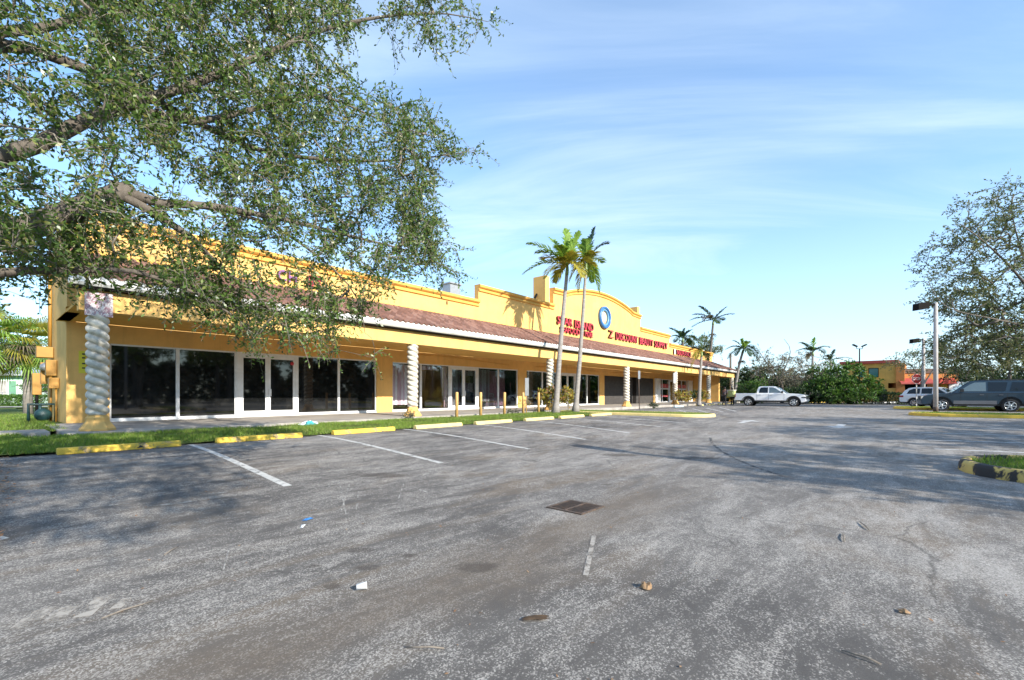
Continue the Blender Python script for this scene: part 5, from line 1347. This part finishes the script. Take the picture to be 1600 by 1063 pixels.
broadleaf('dark low shrubbery under the grey tree', base, [([(0,0,0),(0,0,.5)], .06, .04)], [blob(1250,618,50,34,12,26,70,base), blob(1210,618,51,24,9,22,34,base)], LEAF_D, .24, 43, 5, .5, 9, .55, name='shrub', cat='shrub')
base = P2(1172, 626, 50)
broadleaf('pale green leafy bush behind the pickup bed', base, [([(0,0,0),(0,0,.8)], .06, .04)], [blob(1171,605,50,12,10,12,30,base), blob(1187,603,50,8,9,10,18,base)], LEAF_C, .24, 45, 5, .6, 8, .4, name='shrub', cat='shrub')
base = P2(1126, 628, 62)
broadleaf('dark tree glimpsed through the canopy end opening', base, [([(0,0,0),(0,0,2)], .1, .06)], [blob(1124,605,62,22,18,30,60,base)], LEAF_D, .3, 47, 5, .8, 9, .5)
base = P2(1088, 600, 85)
broadleaf('pale feathery tree top showing above the far parapet', base, [([(0,0,0),(0,0,5),(0,0,8)], .2, .1)], [blob(1086,538,85,24,14,20,55,base), blob(1110,545,85,14,10,20,26,base)], LEAF_B, .36, 49, 4, 1.0, 9, .4)
# clipped hedge
def hedge(u0, u1, f, h, d, lab, mat, seed, v=629):
    a = P2(u0, v, f); b = P2(u1, v, f-1); r = np.random.default_rng(seed); n = int(math.dist(a, b)*900)
    t = thing('hedge', lab, 'hedge', a); A_ = np.array(a); B_ = np.array(b); dv = B_-A_; nn = np.array([-dv[1], dv[0], 0]); nn /= np.linalg.norm(nn)
    k = r.uniform(0, 1, (n, 1)); w = r.uniform(-1, 1, (n, 1)); hh = r.uniform(0, 1, (n, 1))
    sel = r.integers(0, 3, (n, 1)); w = np.where(sel == 0, np.sign(w), w); hh = np.where(sel == 1, 1, hh)
    p = dv*k+nn*w*d/2+np.array([0,0,1])*hh*h+r.normal(0, .06, (n, 3)); p[:,2] = np.maximum(p[:,2], .03)
    rawquads('leaves', leafquads(p, r.normal(0, 1, (n, 3))+np.array([0,0,.4]), .13, .6, r), mat, parent=t)
    mb = MB()
    for i in range(12):
        q = dv*(i+.5)/12; mb.tube([tuple(q), tuple(q+np.array([.05,0,h*.8]))], .03, 5)
    part('stems', mb, BARK, t, world=False); return t
hedge(1348, 1402, 48, 1.15, 1.0, 'dark clipped hedge in front of the orange building', LEAF_D, 51)
hedge(1402, 1434, 46, 1.05, 1.0, 'brighter yellow green hedge left of the white car', LEAF_C, 53)
hedge(1290, 1345, 50, .7, .9, 'low ragged hedge under the bright green tree', LEAF_D, 55)
# shrubs by the walk
def shrub(lab, u, y, h, w, seed, mat, n=26, ls=.12, bare=False):
    x = XY(u, y); b = (x, y, .05)
    return broadleaf(lab, b, [([(0,0,0),(.02,0,h*.3)], .02, .012), ([(.03,.02,0),(.15,.1,h*.35)], .018, .01), ([(-.03,0,0),(-.16,-.05,h*.35)], .018, .01)],
        [(0,0,h*.66, w*.5,w*.45,h*.36, n)], mat, ls, seed, 3 if not bare else 1, .2, 6 if not bare else 3, .5, TWIG, tip=.006, step=.15, cat='shrub', name='shrub')
shrub('bare twiggy shrub around the fourth tan bollard', 819, 14.3, 1.0, 1.1, 61, LEAF_CROTON, 26, .07, True)
shrub('leafy yellow green croton shrub hiding the foot of the third column', 859, 14.2, 1.35, 1.5, 63, LEAF_CROTON, 60, .15)
shrub('smaller upright croton shrub between the two tall palm trunks', 888, 14.2, 1.4, .9, 65, LEAF_CROTON, 34, .15)
shrub('red tinged croton shrub right of the fifth column', 1066, 14.3, 1.35, 1.7, 67, LEAF_CROTON, 45, .18)
shrub('low dark shrub at the foot of the small palm, left side', 1088, 14.2, 1.3, 1.2, 69, LEAF_D, 34, .17)
shrub('yellowish shrub at the foot of the small palm, right side', 1098, 14.1, 1.5, 1.1, 71, LEAF_CROTON, 34, .18)
shrub('low yellow shrub by the last column', 1150, 14.3, .9, 1.8, 73, LEAF_CROTON, 34, .18)
shrub('low dark weed clump on the finger island', 1021, 13.0, .4, .7, 75, LEAF_D, 20, .1)
for i, (u, lab) in enumerate(((640, 'small weed clump by the second column foot'), (845, 'small weed clump right of the fifth bollard'), (801, 'small dark weed clump left of the fourth bollard'))):
    shrub(lab, u, 14.45, .28, .7, 81+i, LEAF_D, 16, .06)

# ---- palms
def frond(base, tip, sag, n, ll, mat, parent, seed, side_up=.25, width=1.0, wind=(0,0,0)):
    """feather frond from base to tip; ll leaflet length"""
    r = np.random.default_rng(seed); b = np.array(base, float); e = np.array(tip, float); L_ = np.linalg.norm(e-b)
    c = (b+e)/2+np.array([0,0,sag*L_]); ts = np.linspace(0, 1, 14)[:,None]
    cv = (1-ts)**2*b+2*ts*(1-ts)*c+ts*ts*e
    mb = MB().tube(cv, [.018*L_**.5*(1-.85*k/13) for k in range(14)], 5, cap=False)
    V = []
    for k in range(n):
        t = .12+.88*k/(n-1); p = (1-t)**2*b+2*t*(1-t)*c+t*t*e; tg = 2*(1-t)*(c-b)+2*t*(e-c); tg /= np.linalg.norm(tg)
        sd = np.cross(tg, (0,0,1.)); sn = np.linalg.norm(sd); sd = sd/sn if sn > .05 else np.array([1.,0,0]); up = np.cross(sd, tg)
        l = ll*(math.sin(PI*min(1, .12+t*.86))**.6)*r.uniform(.85, 1.1)
        for s in (-1, 1):
            d = tg*(.55+.5*t)+sd*s*(1-.35*t)*width+up*side_up+r.normal(0, .09, 3)+np.array(wind); d /= np.linalg.norm(d)
            q = p+d*l*.55; q2 = p+d*l+np.array([0,0,-.22*l]); w = np.cross(d, up); w = w/(np.linalg.norm(w)+1e-9)*ll*.075
            V += [p-w*.6, p+w*.6, q+w, q-w, q-w, q+w, q2+w*.15, q2-w*.15]
    o = len(mb.v); mb.add(V, [(4*i, 4*i+1, 4*i+2, 4*i+3) for i in range(len(V)//4)])
    return part('frond', mb, mat, parent, world=True)
def palm(label, tpts, trad, fronds, ll, group=None, shaft=None, nl=26, bark=BARKP, collar=None, name='palm_tree'):
    """tpts: trunk polyline in world; fronds: (tip world xyz, sag, material)"""
    t = thing(name, label, 'palm', (tpts[0][0], tpts[0][1], tpts[0][2]), group=group)
    P = [np.array(p) for p in tpts]; top = P[-1]; n = 24; cv = []; rad = []
    for i in range(n+1):
        s = i/n*(len(P)-1); k = min(int(s), len(P)-2); f = s-k; cv.append(P[k]*(1-f)+P[k+1]*f)
        rad.append((trad[0]*(1-i/n)+trad[1]*i/n)*(1+.05*(i % 2))*(1.0+.9*math.exp(-i*1.1)))
    part('trunk', MB().tube(cv, rad, 12), bark, t)
    if shaft:
        d = (P[-1]-P[-2]); d /= np.linalg.norm(d)
        part('crownshaft', MB().tube([top-d*.02, top+d*shaft*.5, top+d*shaft], [trad[1]*1.15, trad[1]*1.1, trad[1]*.6], 10), SHAFT, t); top = top+d*shaft
    if collar:
        r = np.random.default_rng(3); mb = MB(); c, rr = collar
        for _ in range(46):
            v = r.normal(0, 1, 3); v[2] = -abs(v[2])*.6+.1; v /= np.linalg.norm(v); mb.tube([tuple(np.array(c)), tuple(np.array(c)+v*rr*.6), tuple(np.array(c)+v*rr+np.array([0,0,-rr*.35]))], [.02,.015,.008], 4)
        part('flower_stalks', mb, FROND_B, t)
    for i, (tip, sag, m) in enumerate(fronds):
        frond(top, tip, sag, nl, ll, m, t, i*7+len(label), wind=WIND)
    return t
WIND = (0, 0, 0)
def fan(center, f, tips):   # tips given as picture positions with a depth offset
    return [(at(u, v, f+df), sg, m) for (u, v, df, sg, m) in tips]
# the two tall palms by the shop walk
f1 = 24.6
b1 = at(868, 641, 23.7); b1 = (b1[0], b1[1], .03)
palm('taller leaning palm, left of the pair before the star sign', [b1, at(874,560,23.9), at(880,490,24.3), at(885.5,430,24.6)], (.14,.085),
    fan(0, f1, [(824,381,.3,.22,FROND_G),(818,428,-.2,.30,FROND_G),(852,434,-.8,.45,FROND_Y),(846,405,.9,.25,FROND_Y),(884,359,.2,.08,FROND_G),(906,364,-.3,.16,FROND_G),(858,372,1.0,.18,FROND_G),(918,400,.6,.25,FROND_G),(910,432,-.9,.5,FROND_Y),(868,440,.8,.5,FROND_Y),(900,395,-1.2,.25,FROND_Y),(872,385,-1.0,.2,FROND_G),(838,395,.2,.3,FROND_G),(895,375,.9,.15,FROND_G),(862,410,-.6,.4,FROND_Y),(930,415,.2,.4,FROND_Y)]), .66, 'tall palms by the shop walk', .55, 24)
b2 = at(899, 640, 24.6); b2 = (b2[0], b2[1], .03)
palm('slimmer palm right of the pair, crown bent to the right', [b2, at(906,560,24.8), at(911,490,25.1), at(915,428,25.4)], (.13,.07),
    fan(0, 25.5, [(929,356,.2,.05,FROND_D),(950,381,.0,.30,FROND_D),(936,455,.2,.55,FROND_G),(904,455,-.2,.6,FROND_Y),(900,420,-.8,.4,FROND_Y),(896,378,.5,.2,FROND_G),(930,395,-.8,.25,FROND_Y),(942,410,.9,.3,FROND_G),(915,375,-.5,.15,FROND_G),(890,440,.2,.5,FROND_Y),(925,440,.9,.5,FROND_G)]), .60, 'tall palms by the shop walk', .7, 24)
# small palm in front of the far shops
b3 = at(1092, 633, 41); b3 = (b3[0], b3[1], .03)
palm('small drooping palm in front of the sixth shop', [b3, at(1094,590,41.2), at(1096,558,41.4)], (.16,.10),
    fan(0, 41.4, [(1080,582,0,.75,FROND_Y),(1083,545,.3,.3,FROND_B),(1098,524,0,.08,FROND_D),(1108,540,-.3,.25,FROND_D),(1106,562,.4,.5,FROND_D),(1088,560,-.8,.5,FROND_Y),(1078,548,.8,.4,FROND_D)]), .62, None, .5, 18)
# tall palm behind the far parapet
b4 = at(1107, 625, 76); b4 = (b4[0], b4[1], 0)
palm('tallest palm rising behind the far end of the parapet', [b4, at(1109,560,76), at(1112,530,76), at(1114,508,76)], (.25,.16),
    fan(0, 76, [(1078,501,0,.22,FROND_D),(1083,492,1,.22,FROND_D),(1092,479,0,.2,FROND_D),(1082,511,-1,.15,FROND_D),(1135,480,0,.04,FROND_D),(1147,491,0,.16,FROND_D),(1130,500,1,.3,FROND_D),(1100,500,-2,.4,FROND_B),(1122,505,-2,.4,FROND_D)]), 1.15, None, .8, 22, BARK, (at(1113,522,76), .75))
b5 = at(1066, 620, 72); b5 = (b5[0], b5[1], 0)
palm('dark palm showing above the parapet by the insurance letters', [b5, at(1066,560,72), at(1067,535,72)], (.22,.15),
    fan(0, 72, [(1046,513,0,.2,FROND_D),(1047,527,0,.3,FROND_D),(1070,514,0,.1,FROND_D),(1080,516,.5,.2,FROND_D),(1088,531,0,.45,FROND_D),(1055,534,-1,.4,FROND_D),(1078,538,1,.5,FROND_D),(1060,518,1,.2,FROND_D)]), 1.0, None, .6, 20, BARK)
b6 = at(1147, 628, 52); b6 = (b6[0], b6[1], 0)
palm('leaning palm just right of the canopy end', [b6, at(1150,600,52), at(1155,570,52), at(1160,552,52)], (.17,.12),
    fan(0, 52, [(1135,546,0,.3,FROND_D),(1138,560,0,.4,FROND_D),(1146,533,.5,.2,FROND_D),(1158,531,0,.1,FROND_G),(1168,535,-.5,.2,FROND_G),(1184,552,0,.5,FROND_D),(1183,561,.4,.5,FROND_D),(1150,555,-1,.5,FROND_D),(1172,556,-1,.5,FROND_D),(1176,543,1,.3,FROND_D)]), .75, None, .5, 20, BARKP, (at(1159,564,52), .45))
b7 = at(1269, 628, 66); b7 = (b7[0], b7[1], 0)
palm('palm whose crown tops the grey brown tree', [b7, at(1269,590,66), at(1270,556,66)], (.2,.14),
    fan(0, 66, [(1245,549,0,.3,FROND_D),(1250,536,0,.25,FROND_D),(1273,528,0,.06,FROND_G),(1296,543,0,.3,FROND_D),(1288,552,1,.4,FROND_D),(1260,545,-1,.3,FROND_D),(1280,545,1,.3,FROND_D),(1262,560,1,.5,FROND_B)]), .85, None, .5, 20, BARKP)
b8 = at(1297, 630, 70); b8 = (b8[0], b8[1], 0)
palm('palm mostly hidden behind the bright green tree', [b8, at(1298,590,70), at(1298,568,70)], (.2,.14),
    fan(0, 70, [(1304,547,0,.1,FROND_D),(1292,556,0,.3,FROND_D),(1331,561,0,.2,FROND_D),(1316,562,0,.2,FROND_D),(1285,562,0,.3,FROND_D)]), .8, None, .4, 18, BARKP)
# cabbage palm on the side lawn
def fanpalm(label, base, hgt, rad, nf, fl, seed, lean=(0,0)):
    r = np.random.default_rng(seed); t = thing('palm_tree', label, 'palm', base)
    top = (lean[0], lean[1], hgt)
    part('trunk', MB().tube([(0,0,0),(lean[0]*.4,lean[1]*.4,hgt*.5),top], [rad*1.15,rad,rad*.95], 12), BARKP, t, world=False)
    bt = MB()
    for k in range(30):
        q = k*2.4; z = hgt-.75+.8*k/30; d = (math.cos(q), math.sin(q)); bt.tube([(d[0]*rad*.8+lean[0], d[1]*rad*.8+lean[1], z-.1), (d[0]*rad*1.9+lean[0], d[1]*rad*1.9+lean[1], z+.25)], [.05,.025], 4)
    part('old_leaf_bases', bt, FROND_B, t, world=False)
    for i in range(nf):
        q = i*2.39996; el = -0.75+1.9*(i/nf)+r.uniform(-.15,.15); d = np.array([math.cos(q)*math.cos(el), math.sin(q)*math.cos(el), math.sin(el)])
        st = fl*r.uniform(.55,.75); b = np.array(top)+d*.15; e = b+d*st+np.array([0,0,-.10*st]); mb = MB().tube([tuple(b), tuple(e)], [.02,.012], 4)
        sd = np.cross(d, (0,0,1.)); sd /= np.linalg.norm(sd)+1e-9; up = np.cross(sd, d); V = []
        for k in range(26):
            a = (k/25-.5)*2*1.9; l = fl*.62*(1-.3*abs(a)/1.9)*r.uniform(.85,1.1); v = d*math.cos(a)+sd*math.sin(a)+up*.12*abs(a); v /= np.linalg.norm(v)
            m_ = e+v*l*.6; z_ = e+v*l+np.array([0,0,-l*.45]); w = np.cross(v, up); w = w/(np.linalg.norm(w)+1e-9)*.028
            V += [e-w*.3, e+w*.3, m_+w, m_-w, m_-w, m_+w, z_+w*.1, z_-w*.1]
        mb.add(V, [(4*j, 4*j+1, 4*j+2, 4*j+3) for j in range(len(V)//4)])
        part('frond', mb, (FROND_G, FROND_Y, FROND_G, FROND_B)[i % 4] if el < .1 else (FROND_G, FROND_Y)[i % 2], t, world=False)
    return t
bx = at(44, 632, 22.5); fanpalm('cabbage palm on the side lawn left of the building corner', (bx[0], bx[1], .08), 3.3, .17, 34, 1.75, 3, (-.05,.05))
bx = at(-28, 632, 21); fanpalm('cabbage palm at the very left edge, mostly out of frame', (bx[0], bx[1], .08), 3.6, .17, 26, 1.75, 5)
base = P2(20, 630, 62)
broadleaf('bushy green tree behind the mint house roof', base, [([(0,0,0),(0,0,2)], .2, .12)], [blob(15,560,62,90,34,40,90,base), blob(60,545,60,40,30,30,40,base), blob(-60,550,60,70,40,40,40,base)], LEAF_C, .34, 91, 5, .9, 9, .5)
base = P2(75, 630, 40)
broadleaf('small leafy shrub beside the cabbage palm trunk', base, [([(0,0,0),(0,0,.6)], .04, .02)], [blob(66,605,40,9,12,10,20,base), blob(38,603,40,5,6,6,8,base)], LEAF_C, .22, 93, 4, .5, 7, .4, name='shrub', cat='shrub')
hedge(-90, 70, 39, .9, .8, 'rough hedge along the wire fence of the mint house', LEAF_C, 95, 633)

# ---- trees outside the frame whose shade falls in the picture and which the shop glass reflects
st = broadleaf('broad shade tree behind the viewer to the right, out of frame, shading the lane', (9.6, -11.7, -.1), [([(0,0,0),(0,0,2.5),(.3,.2,4)], .25, .15)],
    [(-.5,0,5.4, 3.3,2.6,1.5, 150)], LEAF_A, .16, 101, 5, .7, 10, .5, group='shade trees behind the viewer')
dup(st, (15.6, -11.6, -.1), 1.4, 'second shade tree further right behind the viewer, out of frame'); 
dup(st, (21, -12.5, -.1), 2.6, 'third shade tree further right behind the viewer, out of frame', scale=1.1)
dup(st, (-9, -19, -.1), 4.1, 'shade tree behind the viewer to the left, out of frame', scale=1.15)
for i, (x, y, s) in enumerate(((30,-24,1.5),(42,-26,1.6),(54,-25,1.7),(12,-27,1.5),(22,-28,1.6),(66,-24,1.5),(80,-22,1.6),(0,-30,1.6))):
    dup(st, (x, y, -.3), i*1.1, 'tree of the row across the road behind the viewer, number %s along' % ('first second third fourth fifth sixth seventh eighth'.split()[i]), scale=s)

hedge2 = None
def thicket(lab, p0, p1, h, d, n, ls, mat, seed):
    r = np.random.default_rng(seed); A_ = np.array((*p0, 0.)); dv = np.array((*p1, 0.))-A_; nn = np.array([-dv[1], dv[0], 0]); nn /= np.linalg.norm(nn)
    k = r.uniform(0, 1, (n, 1)); prof = .72+.28*np.sin(k*37+1.3)*np.sin(k*91)+.12*np.sin(k*213)
    p = dv*k+nn*r.normal(0, .4, (n, 1))*d+np.array([0,0,1])*(r.uniform(0, 1, (n, 1))**.8)*h*prof
    o = rawquads('woods', leafquads(p, r.normal(0, 1, (n, 3)), ls, .7, r), mat); o.location = A_; o['kind'] = 'stuff'; o['label'] = lab
thicket('unseen dark woods added behind the viewer to darken the shop glass reflections', (-30,-33), (110,-30), 8.5, 2.0, 42000, .75, LEAF_D, 5)  # added out of view; blocks bright sky in the shop glass
thicket('dense dark undergrowth behind the pickup and the grey tree', tuple(at(1120,620,66)[:2]), tuple(at(1320,620,62)[:2]), 4.4, 1.8, 15000, .42, LEAF_D, 6)
thicket('far green woods behind the right hand trees', tuple(at(1490,620,80)[:2]), tuple(at(1760,620,60)[:2]), 5.5, 2.5, 9000, .5, LEAF_B, 7)
# ---- grass blades
def blades(name, pts, h, label):
    n = len(pts); P = np.array(pts); a = NR.uniform(0, 2*PI, n); hh = NR.uniform(.45, 1.2, n)*h
    w = np.stack([np.cos(a), np.sin(a), np.zeros(n)], 1)*(.004+.004*NR.uniform(0, 1, n))[:,None]*(h/.06)**.5
    ln = NR.normal(0, .45, (n, 2)); tipv = np.stack([ln[:,0]*hh, ln[:,1]*hh, hh], 1)
    V = np.stack([P-w, P+w, P+tipv+w*.2, P+tipv-w*.2], 1).reshape(-1, 3)
    o = rawquads(name, V, BLADE); o['kind'] = 'stuff'; o['label'] = label; return o
pts = []
for _ in range(60000):
    x = .4+22.4*NR.uniform(0, 1)**1.5; y = NR.uniform(11.22, 14.62)
    if math.sin(x*1.7+y*2.3)+math.sin(x*.8-y*3.1)+NR.uniform(-.9, .9) < -.75: continue
    if y < 11.5 and NR.uniform() < .35: continue
    pts.append((x, y, strip_z(x, y)-.004))
blades('grass', pts, .07, 'short green grass between the wheel stops and the shop walk')
pts = []
for _ in range(26000):
    x = .7-9*NR.uniform(0, 1)**1.4; y = NR.uniform(11.5, 15.4); pts.append((x, y, side_z(x, y)-.004))
for _ in range(22000):
    x = 1.6-12*NR.uniform(0, 1)**1.3; y = 16.5+14*NR.uniform(0, 1)**1.4; pts.append((x, y, side_z(x, y)-.004))
blades('grass', pts, .08, 'green grass of the side lawn at the left of the building')
pts = []
for poly, h in GRASS_AREAS:
    xs = [p[0] for p in poly]; ys = [p[1] for p in poly]; k = 0
    while k < 7000:
        x, y = NR.uniform(min(xs), max(xs)), NR.uniform(max(min(ys), -8), max(ys))
        k += 1
        if in_poly(x, y, poly): pts.append((x, y, gz(x, y)+h*.78))
blades('grass', pts, .09, 'grass growing on the kerbed islands')
